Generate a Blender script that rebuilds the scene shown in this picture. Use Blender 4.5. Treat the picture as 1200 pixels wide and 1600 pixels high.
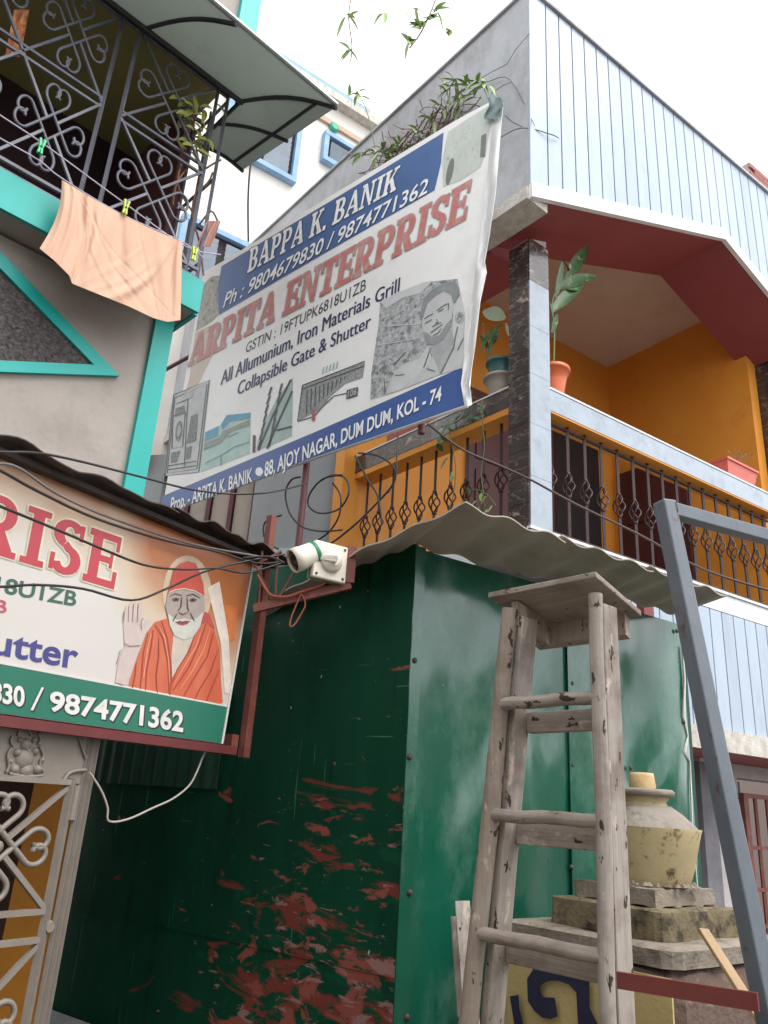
import bpy, bmesh, math, random
from mathutils import Vector as V, Matrix
random.seed(7)
for o in list(bpy.data.objects): bpy.data.objects.remove(o)
scene = bpy.context.scene
COL = scene.collection

# ------------------------------------------------------------------ camera
FPX = 1220.0
_dx, _dy = 210.0, 3250.0
PITCH = math.atan(FPX / math.hypot(_dx, _dy)); ROLL = math.atan2(_dx, _dy)
CAM = V((0, 0, 1.6))
_f = V((0, math.cos(PITCH), math.sin(PITCH))); _u = V((0, -math.sin(PITCH), math.cos(PITCH))); _r = V((1, 0, 0))
RT = _r * math.cos(ROLL) + _u * math.sin(ROLL); UP = _u * math.cos(ROLL) - _r * math.sin(ROLL)
cd = bpy.data.cameras.new('camera'); cam = bpy.data.objects.new('camera', cd); COL.objects.link(cam)
m = Matrix.Identity(4)
for i in range(3): m[i][0], m[i][1], m[i][2], m[i][3] = RT[i], UP[i], -_f[i], CAM[i]
cam.matrix_world = m
cd.sensor_fit = 'VERTICAL'; cd.sensor_height = 24.0; cd.lens = 24.0 * FPX / 1600.0
cd.clip_start = 0.05; cd.clip_end = 2000
scene.camera = cam
# ------------------------------------------------------------------ light
SUN_EL, SUN_AZ = math.radians(58), math.radians(125)     # azimuth clockwise from +Y
w_ = bpy.data.worlds.new('World'); scene.world = w_; w_.use_nodes = True
nt = w_.node_tree; nt.nodes.clear()
sky = nt.nodes.new('ShaderNodeTexSky'); sky.sky_type = 'NISHITA'; sky.sun_disc = False
sky.sun_elevation = SUN_EL; sky.sun_rotation = SUN_AZ; sky.air_density = 1.0; sky.dust_density = 6.0; sky.ozone_density = 1.0
hs = nt.nodes.new('ShaderNodeHueSaturation'); hs.inputs['Saturation'].default_value = 0.22
bg = nt.nodes.new('ShaderNodeBackground'); bg.inputs['Strength'].default_value = 0.15
wo = nt.nodes.new('ShaderNodeOutputWorld')
mxs = nt.nodes.new('ShaderNodeMix'); mxs.data_type = 'RGBA'; mxs.inputs[0].default_value = .72; mxs.inputs[7].default_value = (8.6, 8.8, 9.2, 1)   # bright overcast veil
nt.links.new(sky.outputs[0], hs.inputs['Color']); nt.links.new(hs.outputs[0], mxs.inputs[6]); nt.links.new(mxs.outputs[2], bg.inputs[0]); nt.links.new(bg.outputs[0], wo.inputs[0])
sl = bpy.data.lights.new('sun', 'SUN'); sl.energy = 0.8; sl.angle = math.radians(35); sl.color = (1, .96, .9)
sun = bpy.data.objects.new('sun', sl); COL.objects.link(sun)
sd = V((math.sin(SUN_AZ) * math.cos(SUN_EL), math.cos(SUN_AZ) * math.cos(SUN_EL), math.sin(SUN_EL)))
sun.rotation_euler = (-sd).to_track_quat('-Z', 'Y').to_euler(); sun.location = sd * 30
scene.view_settings.view_transform = 'Standard'; scene.view_settings.look = 'None'
scene.view_settings.gamma = 1.0; scene.view_settings.use_curve_mapping = False
scene.view_settings.exposure = 1.0
scene.render.engine = 'CYCLES'

# ------------------------------------------------------------------ pixel rays (1200 x 1600 photograph)
def ray(x, y):
    return (_f + RT * ((x - 600) / FPX) - UP * ((y - 800) / FPX)).normalized()
def at(x, y, D):                       # point at horizontal distance D
    r = ray(x, y); return CAM + r * (D / math.hypot(r.x, r.y))
def ang(a): a = math.radians(a); return V((math.cos(a), math.sin(a), 0))
class Plane:
    """vertical plane through p along heading h (degrees); normal turned to the camera"""
    def __init__(s, p, h):
        s.p = V(p); s.h = h; s.u = ang(h); s.n = V((s.u.y, -s.u.x, 0))
        if s.n.dot(CAM - s.p) < 0: s.n = -s.n
    def px(s, x, y, off=0.0):
        r = ray(x, y); k = (s.p + s.n * off - CAM).dot(s.n) / r.dot(s.n); return CAM + r * k
    def sz(s, a, z, off=0.0):
        q = s.p + s.u * a + s.n * off; return V((q.x, q.y, z))
    def st(s, x, y):
        q = s.px(x, y); return (q - s.p).dot(s.u), q.z
    def shift(s, d): return Plane(s.p + s.n * d, s.h)

# ------------------------------------------------------------------ materials
def lin(c):
    if isinstance(c, str):
        c = [int(c[i:i + 2], 16) / 255 for i in (0, 2, 4)]
        c = [x / 12.92 if x <= .04045 else ((x + .055) / 1.055) ** 2.4 for x in c]
    return (c[0], c[1], c[2], 1)
MATS = {}
def mat(name, c1, c2=None, scale=6, rough=.7, metal=0, bump=0, bscale=40, c3=None, s3=3, t3=(.55, .7), stretch=(1, 1, 1), spec=.5,
        coat=0, detail=6, bdist=.01, trans=0, var=0):
    if name in MATS: return MATS[name]
    M = bpy.data.materials.new(name); M.use_nodes = True; nt = M.node_tree; N = nt.nodes; L = nt.links
    b = N['Principled BSDF']; b.inputs['Roughness'].default_value = rough; b.inputs['Metallic'].default_value = metal
    b.inputs['Specular IOR Level'].default_value = spec; b.inputs['Coat Weight'].default_value = coat
    b.inputs['Base Color'].default_value = lin(c1)
    tc = N.new('ShaderNodeTexCoord'); mp = N.new('ShaderNodeMapping'); mp.inputs['Scale'].default_value = stretch
    L.new(tc.outputs['Object'], mp.inputs[0])
    if c2 is not None:
        n1 = N.new('ShaderNodeTexNoise'); n1.inputs['Scale'].default_value = scale; n1.inputs['Detail'].default_value = detail
        n1.inputs['Roughness'].default_value = .65
        L.new(mp.outputs[0], n1.inputs['Vector'])
        cr = N.new('ShaderNodeValToRGB'); cr.color_ramp.elements[0].position = .32; cr.color_ramp.elements[1].position = .68
        cr.color_ramp.elements[0].color = lin(c1); cr.color_ramp.elements[1].color = lin(c2)
        L.new(n1.outputs[0], cr.inputs[0]); out = cr.outputs[0]
        if c3 is not None:
            n2 = N.new('ShaderNodeTexNoise'); n2.inputs['Scale'].default_value = s3; n2.inputs['Detail'].default_value = 9
            n2.inputs['Roughness'].default_value = .7
            L.new(mp.outputs[0], n2.inputs['Vector'])
            r2 = N.new('ShaderNodeValToRGB'); r2.color_ramp.elements[0].position = t3[0]; r2.color_ramp.elements[1].position = t3[1]
            L.new(n2.outputs[0], r2.inputs[0])
            mx = N.new('ShaderNodeMix'); mx.data_type = 'RGBA'; mx.inputs[7].default_value = lin(c3)
            L.new(r2.outputs[0], mx.inputs[0]); L.new(out, mx.inputs[6]); out = mx.outputs[2]
        if var:
            oi = N.new('ShaderNodeObjectInfo'); mr = N.new('ShaderNodeMapRange'); mr.inputs[3].default_value = 1 - var; mr.inputs[4].default_value = 1 + var
            L.new(oi.outputs['Random'], mr.inputs[0]); hv = N.new('ShaderNodeHueSaturation'); L.new(mr.outputs[0], hv.inputs['Value']); L.new(out, hv.inputs['Color']); out = hv.outputs[0]
        L.new(out, b.inputs['Base Color'])
    if bump:
        nb = N.new('ShaderNodeTexNoise'); nb.inputs['Scale'].default_value = bscale; nb.inputs['Detail'].default_value = 5
        L.new(mp.outputs[0], nb.inputs['Vector'])
        bp = N.new('ShaderNodeBump'); bp.inputs['Strength'].default_value = bump; bp.inputs['Distance'].default_value = bdist
        L.new(nb.outputs[0], bp.inputs['Height']); L.new(bp.outputs[0], b.inputs['Normal'])
    if trans:
        b.inputs['Transmission Weight'].default_value = trans
    MATS[name] = M
    return M

# ------------------------------------------------------------------ mesh builder
class MB:
    def __init__(s): s.v = []; s.f = []; s.sm = []
    def add(s, vs, fs, smooth=False):
        b = len(s.v); s.v += [V(x) for x in vs]; s.f += [[i + b for i in f] for f in fs]; s.sm += [smooth] * len(fs); return s
    def hexa(s, a, b):                # two matching loops joined to a solid
        n = len(a); fs = [list(range(n))[::-1], list(range(n, 2 * n))]
        for i in range(n): j = (i + 1) % n; fs.append([i, j, n + j, n + i])
        return s.add(list(a) + list(b), fs)
    def prism(s, poly, vec): return s.hexa(poly, [V(p) + V(vec) for p in poly])
    def flat(s, poly): return s.add(poly, [list(range(len(poly)))])
    def box(s, o, x, y, z):           # corner + three edge vectors
        o, x, y, z = V(o), V(x), V(y), V(z)
        return s.hexa([o, o + x, o + x + y, o + y], [o + z, o + x + z, o + x + y + z, o + y + z])
    def bar(s, a, b, wd, th, up=V((0, 0, 1))):
        a, b = V(a), V(b); d = (b - a).normalized(); sd = d.cross(V(up))
        if sd.length < 1e-4: sd = d.cross(V((1, 0, 0)))
        sd.normalize(); t = sd.cross(d)
        A = [a + sd * (wd / 2 * i) + t * (th / 2 * j) for i, j in ((-1, -1), (1, -1), (1, 1), (-1, 1))]
        return s.hexa(A, [p + (b - a) for p in A])
    def tube(s, pts, r, n=8, closed=False, cap=True):
        pts = [V(p) for p in pts]; m = len(pts); ring = []; prev = None
        rs = r if isinstance(r, (list, tuple)) else [r] * m
        for i, p in enumerate(pts):
            t = (pts[(i + 1) % m] - pts[i - 1]) if closed else (pts[min(i + 1, m - 1)] - pts[max(i - 1, 0)])
            if t.length < 1e-9: t = V((0, 0, 1))
            t.normalize()
            if prev is None:
                a = t.cross(V((0, 0, 1)));
                if a.length < 1e-3: a = t.cross(V((1, 0, 0)))
            else:
                a = prev - t * prev.dot(t)
                if a.length < 1e-5: a = t.cross(V((.3, .5, 1)))
            a.normalize(); prev = a; b = t.cross(a)
            ring.append([p + a * (rs[i] * math.cos(2 * math.pi * k / n)) + b * (rs[i] * math.sin(2 * math.pi * k / n)) for k in range(n)])
        vs = [q for g in ring for q in g]; fs = []
        for i in range(m if closed else m - 1):
            j = (i + 1) % m
            for k in range(n):
                l = (k + 1) % n; fs.append([i * n + k, i * n + l, j * n + l, j * n + k])
        s.add(vs, fs, True)
        if cap and not closed:
            s.add(ring[0][::-1], [list(range(n))]); s.add(ring[-1], [list(range(n))])
        return s
    def lathe(s, prof, o, n=24, axis=V((0, 0, 1)), smooth=True, jag=0):
        o = V(o); ax = V(axis).normalized(); a = ax.cross(V((1, 0, 0)));
        if a.length < .1: a = ax.cross(V((0, 1, 0)))
        a.normalize(); b = ax.cross(a); vs = []; fs = []
        for r, h in prof:
            for k in range(n):
                q = 2 * math.pi * k / n; rr = r + random.uniform(-jag, jag)
                vs.append(o + ax * h + a * (rr * math.cos(q)) + b * (rr * math.sin(q)))
        for i in range(len(prof) - 1):
            for k in range(n):
                l = (k + 1) % n; fs.append([i * n + k, i * n + l, (i + 1) * n + l, (i + 1) * n + k])
        s.add(vs, fs, smooth)
        s.add(vs[:n][::-1], [list(range(n))]); s.add(vs[-n:], [list(range(n))])
        return s
    def grid(s, fn, nu, nv, smooth=True, thick=None):
        vs = [V(fn(i / nu, j / nv)) for j in range(nv + 1) for i in range(nu + 1)]
        W = nu + 1
        fs = [[j * W + i, j * W + i + 1, (j + 1) * W + i + 1, (j + 1) * W + i] for j in range(nv) for i in range(nu)]
        s.add(vs, fs, smooth)
        if thick is not None:
            t = V(thick); s.add([p + t for p in vs], [f[::-1] for f in fs], smooth)
            rim = [i for i in range(W)] + [j * W + nu for j in range(1, nv + 1)] + [nv * W + i for i in range(nu - 1, -1, -1)] + [j * W for j in range(nv - 1, 0, -1)]
            loop = [vs[i] for i in rim]; k = len(loop)
            s.add(loop + [p + t for p in loop], [[i, (i + 1) % k, k + (i + 1) % k, k + i] for i in range(k)])
        return s
ORG = {}
def root_org(p):
    return ORG[p.name]
def obj(name, mb, material, parent=None, origin=None, rot=0, bevel=0):
    me = bpy.data.meshes.new(name)
    if parent is not None: org = root_org(parent)
    else:
        if origin is None:
            xs = [p.x for p in mb.v]; ys = [p.y for p in mb.v]; zs = [p.z for p in mb.v]
            origin = V(((min(xs) + max(xs)) / 2, (min(ys) + max(ys)) / 2, min(zs)))
        org = V(origin)
    R = Matrix.Rotation(-math.radians(rot), 3, 'Z')
    me.from_pydata([tuple(R @ (p - org)) for p in mb.v], [], mb.f); me.update()
    me.polygons.foreach_set('use_smooth', mb.sm)
    bm = bmesh.new(); bm.from_mesh(me); bmesh.ops.recalc_face_normals(bm, faces=bm.faces[:]); bm.to_mesh(me); bm.free()
    o = bpy.data.objects.new(name, me); COL.objects.link(o)
    if rot: o.rotation_euler.z = math.radians(rot)
    if material: me.materials.append(material)
    if parent is not None:
        o.parent = parent
        if parent.rotation_euler.z and rot:       # sub-part under a turned part
            o.rotation_euler.z = math.radians(rot) - parent.rotation_euler.z
        elif parent.rotation_euler.z:
            o.rotation_euler.z = -parent.rotation_euler.z
    else: o.location = org
    ORG[o.name] = org
    if bevel:
        b = o.modifiers.new('bevel', 'BEVEL'); b.width = bevel; b.segments = 2; b.limit_method = 'ANGLE'
    return o
def obj_split(name, mb, material, parent=None, **kw):
    par = list(range(len(mb.v)))
    def find(i):
        while par[i] != i: par[i] = par[par[i]]; i = par[i]
        return i
    seen = {}
    for i, p in enumerate(mb.v):
        k = (round(p.x, 5), round(p.y, 5), round(p.z, 5))
        if k in seen: par[find(i)] = find(seen[k])
        else: seen[k] = i
    for f in mb.f:
        for i in f[1:]: par[find(i)] = find(f[0])
    groups = {}
    for f, sm in zip(mb.f, mb.sm): groups.setdefault(find(f[0]), []).append((f, sm))
    out = []
    for fl in groups.values():
        idx = {}; m2 = MB()
        for f, sm in fl:
            for i in f:
                if i not in idx: idx[i] = len(m2.v); m2.v.append(mb.v[i])
            m2.f.append([idx[i] for i in f]); m2.sm.append(sm)
        out.append(obj(name, m2, material, parent, **kw))
    return out[0]
def thing(name, label, cat, loc, group=None):
    o = bpy.data.objects.new(name, None); COL.objects.link(o); o.location = loc; o.empty_display_size = .1
    ORG[o.name] = V(loc); tag(o, label, cat, group); return o
def tag(o, label=None, cat=None, group=None, kind=None):
    if label: o['label'] = label
    if cat: o['category'] = cat
    if group: o['group'] = group
    if kind: o['kind'] = kind
    return o
def lerp(a, b, t): return a + (b - a) * t
def smooth_path(pts, k=5):
    pts = [V(p) for p in pts]; out = []
    for i in range(len(pts) - 1):
        p0, p1, p2, p3 = pts[max(i - 1, 0)], pts[i], pts[i + 1], pts[min(i + 2, len(pts) - 1)]
        for j in range(k):
            t = j / k
            out.append(.5 * ((2 * p1) + (p2 - p0) * t + (2 * p0 - 5 * p1 + 4 * p2 - p3) * t * t + (3 * p1 - p0 - 3 * p2 + p3) * t ** 3))
    out.append(pts[-1]); return out

# ================================================================== GROUND
g_m = mat('street_ground', '6d6861', '57524c', 3, .9, bump=.4, bscale=30, c3='7c766c', s3=1.2)
mb = MB().add([(-60, -60, 0), (60, -60, 0), (60, 80, 0), (-60, 80, 0)], [[0, 1, 2, 3]])
tag(obj('ground', mb, g_m, origin=(0, 0, 0)), kind='structure')

# ================================================================== RIGHT HOUSE
HU, HW = 34.56, 128.9
C0 = V((.802, 4.013, 0))
FR = Plane(C0, HU); SD = Plane(C0, HW)
u, n, wv, nw = FR.u, FR.n, SD.u, SD.n
def RH(s, d, z): q = C0 + u * s + n * d; return V((q.x, q.y, z))
def SH(t, e, z): q = C0 + wv * t + nw * e; return V((q.x, q.y, z))
K = V((.742, 3.639, 0))                      # outer corner of the overhanging parapet
def KF(s, d, z): q = K + u * s + n * d; return V((q.x, q.y, z))
def KS(t, e, z): q = K + wv * t + nw * e; return V((q.x, q.y, z))

M_panel = mat('cladding_panel', '98a7b7', 'a5b2c0', 2.2, .38, bump=.12, bscale=5, c3='8997a5', s3=7, t3=(.52, .8), stretch=(1, 1, .25), var=.05)
M_joint = mat('panel_joint', '3e3c40', '48464a', 8, .8)
M_white = mat('white_trim', 'e4e2de', 'd4d0c8', 5, .7, bump=.1, bscale=60)
M_old = mat('weathered_white_plaster', 'cfcac0', 'a9a39a', 14, .85, bump=.4, bscale=70, c3='5d574f', s3=9, t3=(.58, .75))
M_plast = mat('grey_plaster', 'a3a5aa', 'b2b4b8', 3, .85, bump=.3, bscale=40, c3='8b8c88', s3=3.5, t3=(.48, .72), stretch=(1, 1, .5))
M_red = mat('maroon_paint', '8c3f40', '954546', 3, .6, bump=.1, bscale=30, c3='7a3638', s3=4, t3=(.55, .85))
M_orange = mat('orange_wall_paint', 'dd9436', 'd68a2e', 2, .6, bump=.12, bscale=30, c3='bd7526', s3=3, t3=(.55, .85))
M_ceil = mat('ceiling_paint', 'cdb9a4', 'c2ad97', 2, .8, c3='b39c86', s3=4, t3=(.55, .85))
M_door = mat('brown_door', '5a2c28', '4a2220', 5, .5, stretch=(1, 1, .2))
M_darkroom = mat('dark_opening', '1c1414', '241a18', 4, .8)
M_marble_sheen = mat('marble_and_sky_sheen', '8f9aa6', '9ba6b1', 9, .22, c3='7d8791', s3=7, t3=(.5, .75), coat=.2, var=.06)  # real marble on the rail, painted sky reflection on the column front
M_granite = mat('dark_marble_tile', '2c2624', '433a37', 9, .2, c3='9d8b80', s3=5, t3=(.60, .625), coat=.4, stretch=(1, 1, 1.6), var=.12)
_n = M_granite.node_tree
_tc = _n.nodes.new('ShaderNodeTexCoord'); _mp = _n.nodes.new('ShaderNodeMapping'); _mp.inputs['Rotation'].default_value = (.5, .6, .2); _mp.inputs['Scale'].default_value = (1, 1, 2.2); _n.links.new(_tc.outputs['Object'], _mp.inputs[0])
_nz = _n.nodes.new('ShaderNodeTexNoise'); _nz.inputs['Scale'].default_value = 6.5; _nz.inputs['Detail'].default_value = 4; _n.links.new(_mp.outputs[0], _nz.inputs['Vector'])
_rp = _n.nodes.new('ShaderNodeValToRGB'); _e = _rp.color_ramp.elements; _e[0].position = .475; _e[0].color = (0, 0, 0, 1); _e[1].position = .525; _e[1].color = (0, 0, 0, 1); _x = _e.new(.5); _x.color = (.38, .38, .38, 1)
_n.links.new(_nz.outputs[0], _rp.inputs[0]); _b = _n.nodes['Principled BSDF']; _src = _b.inputs['Base Color'].links[0].from_socket
_mx = _n.nodes.new('ShaderNodeMix'); _mx.data_type = 'RGBA'; _mx.inputs[7].default_value = lin('a08f86'); _n.links.new(_rp.outputs[0], _mx.inputs[0]); _n.links.new(_src, _mx.inputs[6]); _n.links.new(_mx.outputs[2], _b.inputs['Base Color'])
M_grout = mat('tile_grout', 'a79d96', None, rough=.9)
M_iron = mat('dark_wrought_iron', '2f2425', '45322f', 20, .45, metal=.3)
M_rust = mat('rust_primer_steel', '7a4236', '6a352c', 12, .6, bump=.2, bscale=60, c3='8f5a4a', s3=8)
M_tilew = mat('white_edge_tile', 'cfd3d6', 'dfe2e3', 6, .3)

RHo = thing('corner_house', 'two-storey house with pale striped parapet, maroon soffit and orange balcony walls on the right', 'house', (C0.x, C0.y, 0))
# parapet: gable-arched lower edge in front, flat at the side
TOP = 6.74
S_PK, S_END = 2.10, 4.2
def zb(s):                                    # lower edge of the front parapet, s from K
    return 5.0 + .39 * s if s <= S_PK else 5.0 + .39 * S_PK - .39 * (s - S_PK)
DP = -.567
core = [KF(0, -.02, zb(0) + .055), KF(S_PK, -.02, zb(S_PK) + .055), KF(S_END, -.02, zb(S_END) + .055), KF(S_END, -.02, TOP), KF(0, -.02, TOP)]
obj('parapet_wall', MB().prism(core, n * -.16), M_joint, RHo)
TRIM = .105
e0 = -.02
s = 0.0; edges = [0, .155]
while edges[-1] < S_END: edges.append(edges[-1] + .1285)
for a, b in zip(edges[:-1], edges[1:]):
    b = min(b, S_END); a2, b2 = a + .0055, b - .0055
    if a == 0: a2 = 0.002
    pts = [(a2, zb(a2) + TRIM)]
    if a2 < S_PK < b2: pts.append((S_PK, zb(S_PK) + TRIM))
    pts.append((b2, zb(b2) + TRIM))
    q = [KF(x, -.019, z) for x, z in pts] + [KF(b2, -.019, TOP - .004), KF(a2, -.019, TOP - .004)]
    obj('panel', MB().prism(q, n * .019), M_panel, RHo)
# white edge strip following the arch
for a, b in ((0, S_PK), (S_PK, S_END)):
    q = [KF(a, -.019, zb(a) - .002), KF(b, -.019, zb(b) - .002), KF(b, -.019, zb(b) + TRIM - .003), KF(a, -.019, zb(a) + TRIM - .003)]
    obj('edge_strip', MB().prism(q, n * .034), M_white, RHo)
obj('coping', MB().box(KF(-.012, -.2, TOP + .002), u * (S_END + .02), n * .22, (0, 0, .025)), M_plast, RHo)
# maroon soffit of the arch
mb = MB()
for a, b in ((.0, S_PK), (S_PK, S_END)):
    q = [KF(a, -.025, zb(a)), KF(b, -.025, zb(b)), KF(b, -.025, zb(b) + .05), KF(a, -.025, zb(a) + .05)]
    mb.prism(q, n * (DP + .025))
obj('soffit', mb, M_red, RHo)
# inner upright face of the arch beam (up to the ceiling)
ZC = 5.97
q = [KF(0, DP, zb(0) + .05), KF(S_PK, DP, zb(S_PK) + .05), KF(S_END, DP, zb(S_END) + .05), KF(S_END, DP, ZC), KF(0, DP, ZC)]
obj('beam_face', MB().prism(q, n * .05), M_orange, RHo)
# side parapet
TL_ = 5.2
obj('side_parapet', MB().box(KS(.012, 0, 5.09), wv * TL_, nw * -.16, (0, 0, TOP - 5.09)), M_plast, RHo)
obj('side_edge_band', MB().box(KS(.016, .014, 5.0), wv * TL_, nw * -.19, (0, 0, .088)), M_old, RHo)
obj('side_coping', MB().box(KS(.014, .02, TOP + .001), wv * TL_, nw * -.2, (0, 0, .02)), M_plast, RHo)
obj('side_soffit', MB().box(KS(.57, -.178, 5.012), wv * (TL_ - .57), nw * -.39, (0, 0, .045)), M_red, RHo)
obj('soffit_corner', MB().box(KS(.5, -.2, 5.009), wv * .3, nw * -.36, (0, 0, .19)), M_red, RHo)
obj('side_beam_face', MB().box(KS(.75, -.52, 5.06), wv * (TL_ - .75), nw * -.045, (0, 0, ZC - 5.06)), M_orange, RHo)
obj('ceiling', MB().hexa([RH(-.1, -.3, ZC), RH(4.2, -.3, ZC), RH(4.2, -3, ZC), RH(-.6, -3, ZC)], [RH(-.1, -.3, ZC + .1), RH(4.2, -.3, ZC + .1), RH(4.2, -3, ZC + .1), RH(-.6, -3, ZC + .1)]), M_ceil, RHo)
obj('roof', MB().hexa([KF(.1, -.18, 6.09), KF(4.1, -.18, 6.09), KF(4.1, -5, 6.09), KF(.1, -5, 6.09)], [KF(.1, -.18, 6.2), KF(4.1, -.18, 6.2), KF(4.1, -5, 6.2), KF(.1, -5, 6.2)]), M_plast, RHo)
KSp = Plane(KS(0, .001, 0), HW)
for cpts in ([(828, 52), (806, 78), (792, 100), (770, 112), (748, 124)], [(800, 128), (786, 134), (768, 146)], [(818, 198), (800, 190), (790, 180)], [(776, 222), (768, 250), (766, 280)]):
    obj('crack', MB().tube([KSp.px(x + random.uniform(-1.5, 1.5), y) for x, y in cpts], .0015, 4), M_joint, RHo)
# balcony box
ZF = 3.05
BW, SWL = -1.65, 2.85
obj('balcony_floor', MB().hexa([RH(.02, -.02, 2.93), RH(4.2, -.02, 2.93), RH(4.2, -3, 2.93), SH(3.0, -.02, 2.93)],
                              [RH(.02, -.02, ZF), RH(4.2, -.02, ZF), RH(4.2, -3, ZF), SH(3.0, -.02, ZF)]), M_plast, RHo)
obj('back_wall', MB().box(RH(-.22, BW, ZF), u * (SWL + .22), n * -.12, (0, 0, ZC - ZF)), M_orange, RHo)
obj('side_wall', MB().box(RH(SWL, BW - .1, ZF), n * (-.19 - BW + .1), u * .12, (0, 0, ZC - ZF)), M_orange, RHo)
obj('end_pillar', MB().box(RH(SWL + .13, -.2, ZF), u * .3, n * .16, (0, 0, 3.0)), M_granite, RHo)
# doors
dr_ = obj('door', MB().box(RH(.95, BW + .003, ZF), u * 1.02, n * .04, (0, 0, 1.95)), M_door, RHo)
mb = MB()
for i in range(2):
    for j in range(3): mb.box(RH(1.02 + .47 * i, BW + .044, ZF + .1 + .6 * j), u * .4, n * .012, (0, 0, .5))
obj_split('door_panel', mb, M_door, dr_)
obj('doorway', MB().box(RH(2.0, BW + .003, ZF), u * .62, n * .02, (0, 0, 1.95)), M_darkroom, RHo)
d2 = obj('door', MB().box(RH(SWL - .003, -1.56, ZF), n * .72, u * -.04, (0, 0, 1.67)), M_door, RHo)
mb = MB()
for i in range(2):
    for j in range(3): mb.box(RH(SWL - .044, -1.51 + .33 * i, ZF + .08 + .52 * j), n * .28, u * -.012, (0, 0, .44))
obj_split('door_panel', mb, M_door, d2)
# corner column: tiles on a core
obj('column', MB().hexa([RH(.004, -.004, ZF), RH(.166, -.004, ZF), RH(.156, -.15, ZF), SH(.146, -.004, ZF)],
                        [RH(.004, -.004, 5.02), RH(.166, -.004, 5.08), RH(.156, -.15, 5.08), SH(.146, -.004, 5.02)]), M_grout, RHo)
z = ZF
i = 0
while z < 4.98:
    z2 = min(z + .165, 5.0); 
    if i % 2 == 0: ztop = min(z + .33, 5.02); obj('column_tile', MB().box(RH(.001, -.003, z + .001), u * .17, n * .011, (0, 0, ztop - z - .002)), M_marble_sheen if z < 4.6 else M_granite, RHo)  # front tile colours paint reflections: pale sky below, a dark one at the top
    # dark tiles on the left face, laid with slanting joints
    obj('column_tile', MB().hexa([SH(.001, -.003, z + .0015), SH(.151, -.003, z + .0015), SH(.151, -.003, z2 - .0015), SH(.001, -.003, z2 - .0015)],
                                 [SH(.001, .009, z + .0015), SH(.151, .009, z + .0015), SH(.151, .009, z2 - .0015), SH(.001, .009, z2 - .0015)]), M_granite, RHo)
    z = z2; i += 1
# white slab edge tiles
s = .0
while s < 2.8:
    obj('edge_tile', MB().box(RH(s + .002, -.018, 2.935), u * .146, n * .018, (0, 0, .125)), M_tilew, RHo); s += .15
obj('slab_lip', MB().box(RH(-.01, -.02, ZF + .012), u * 2.86, n * .035, (0, 0, .016)), M_white, RHo)
obj('side_slab_edge', MB().box(SH(.03, -.02, 2.935), wv * 1.8, nw * .018, (0, 0, .125)), M_tilew, RHo)
# rails
obj('rail_cap', MB().box(RH(.172, -.165, 3.86), u * 2.52, n * .16, (0, 0, .14)), M_marble_sheen, RHo)
obj('rail_cap_underside', MB().box(RH(.172, -.163, 3.848), u * 2.52, n * .155, (0, 0, .011)), M_orange, RHo)
obj('rail_edge', MB().box(RH(.172, -.17, 4.002), u * 2.52, n * .17, (0, 0, .012)), M_tilew, RHo)
obj('side_rail_cap', MB().box(SH(.153, -.165, 3.875), wv * 1.65, nw * .16, (0, 0, .125)), M_granite, RHo)
obj('side_rail_underside', MB().box(SH(.153, -.163, 3.83), wv * 1.65, nw * .155, (0, 0, .044)), M_orange, RHo)
obj('side_rail_edge', MB().box(SH(.153, -.17, 4.002), wv * 1.65, nw * .172, (0, 0, .01)), M_tilew, RHo)
obj('top_rail_bar', MB().box(RH(.172, -.09, 3.815), u * 2.5, n * .02, (0, 0, .012)), M_iron, RHo)
obj('low_rail_bar', MB().box(RH(.172, -.09, 3.12), u * 2.5, n * .02, (0, 0, .012)), M_iron, RHo)
obj('low_rail_bar', MB().box(SH(.153, -.09, 3.12), wv * 1.65, nw * .02, (0, 0, .012)), M_iron, RHo)
# baluster: square bar with a twisted basket
bal = MB(); bal.bar((0, 0, 3.06), (0, 0, 3.39), .017, .017); bal.bar((0, 0, 3.53), (0, 0, 3.85), .017, .017)
for k in range(4):
    a0 = k * math.pi / 2; pts = []
    for j in range(9):
        t = j / 8; rr = .006 + .031 * math.sin(math.pi * t); a = a0 + t * math.pi * .9
        pts.append((rr * math.cos(a), rr * math.sin(a), 3.385 + .15 * t))
    bal.tube(pts, .0055, 5)
for zz in (3.385, 3.535): bal.lathe([(.012, -.01), (.016, -.004), (.016, .004), (.012, .01)], (0, 0, zz), 8)
proto = None
spots = [RH(.255 + .1565 * i, -.08, 0) for i in range(16)] + [SH(.285 + .144 * i, -.08, 0) for i in range(11)]
for i, p in enumerate(spots):
    if proto is None:
        bal2 = MB(); bal2.v = [q + p for q in bal.v]; bal2.f = bal.f; bal2.sm = bal.sm
        proto = obj('baluster', bal2, M_iron, RHo); pl = p
    else:
        c = proto.copy(); COL.objects.link(c); c.location = p - pl
# apron below the balcony: striped cladding, white lip, maroon underside
q = [RH(.3, -.06, 2.04), RH(3.6, -.06, 2.04), RH(3.6, -.06, 2.93), RH(.3, -.06, 2.93)]
obj('apron_wall', MB().prism(q, n * .04), M_joint, RHo)
s = .31
while s < 3.5:
    obj('panel', MB().box(RH(s + .005, -.019, 2.165), u * .1245, n * .017, (0, 0, .765)), M_panel, RHo); s += .1345
obj('apron_lip', MB().box(RH(.3, -.02, 2.03), u * 3.3, n * .05, (0, 0, .132)), M_old, RHo)
obj('apron_soffit', MB().box(RH(.3, -.45, 2.02), u * 3.3, n * .44, (0, 0, .02)), M_red, RHo)
M_low = mat('pale_ground_floor_wall', 'bdb9b8', 'a8a3a0', 4, .85, bump=.2, bscale=40, c3='85807a', s3=3, t3=(.55, .8))
LW = Plane(RH(0, -.4, 0), HU)
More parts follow.
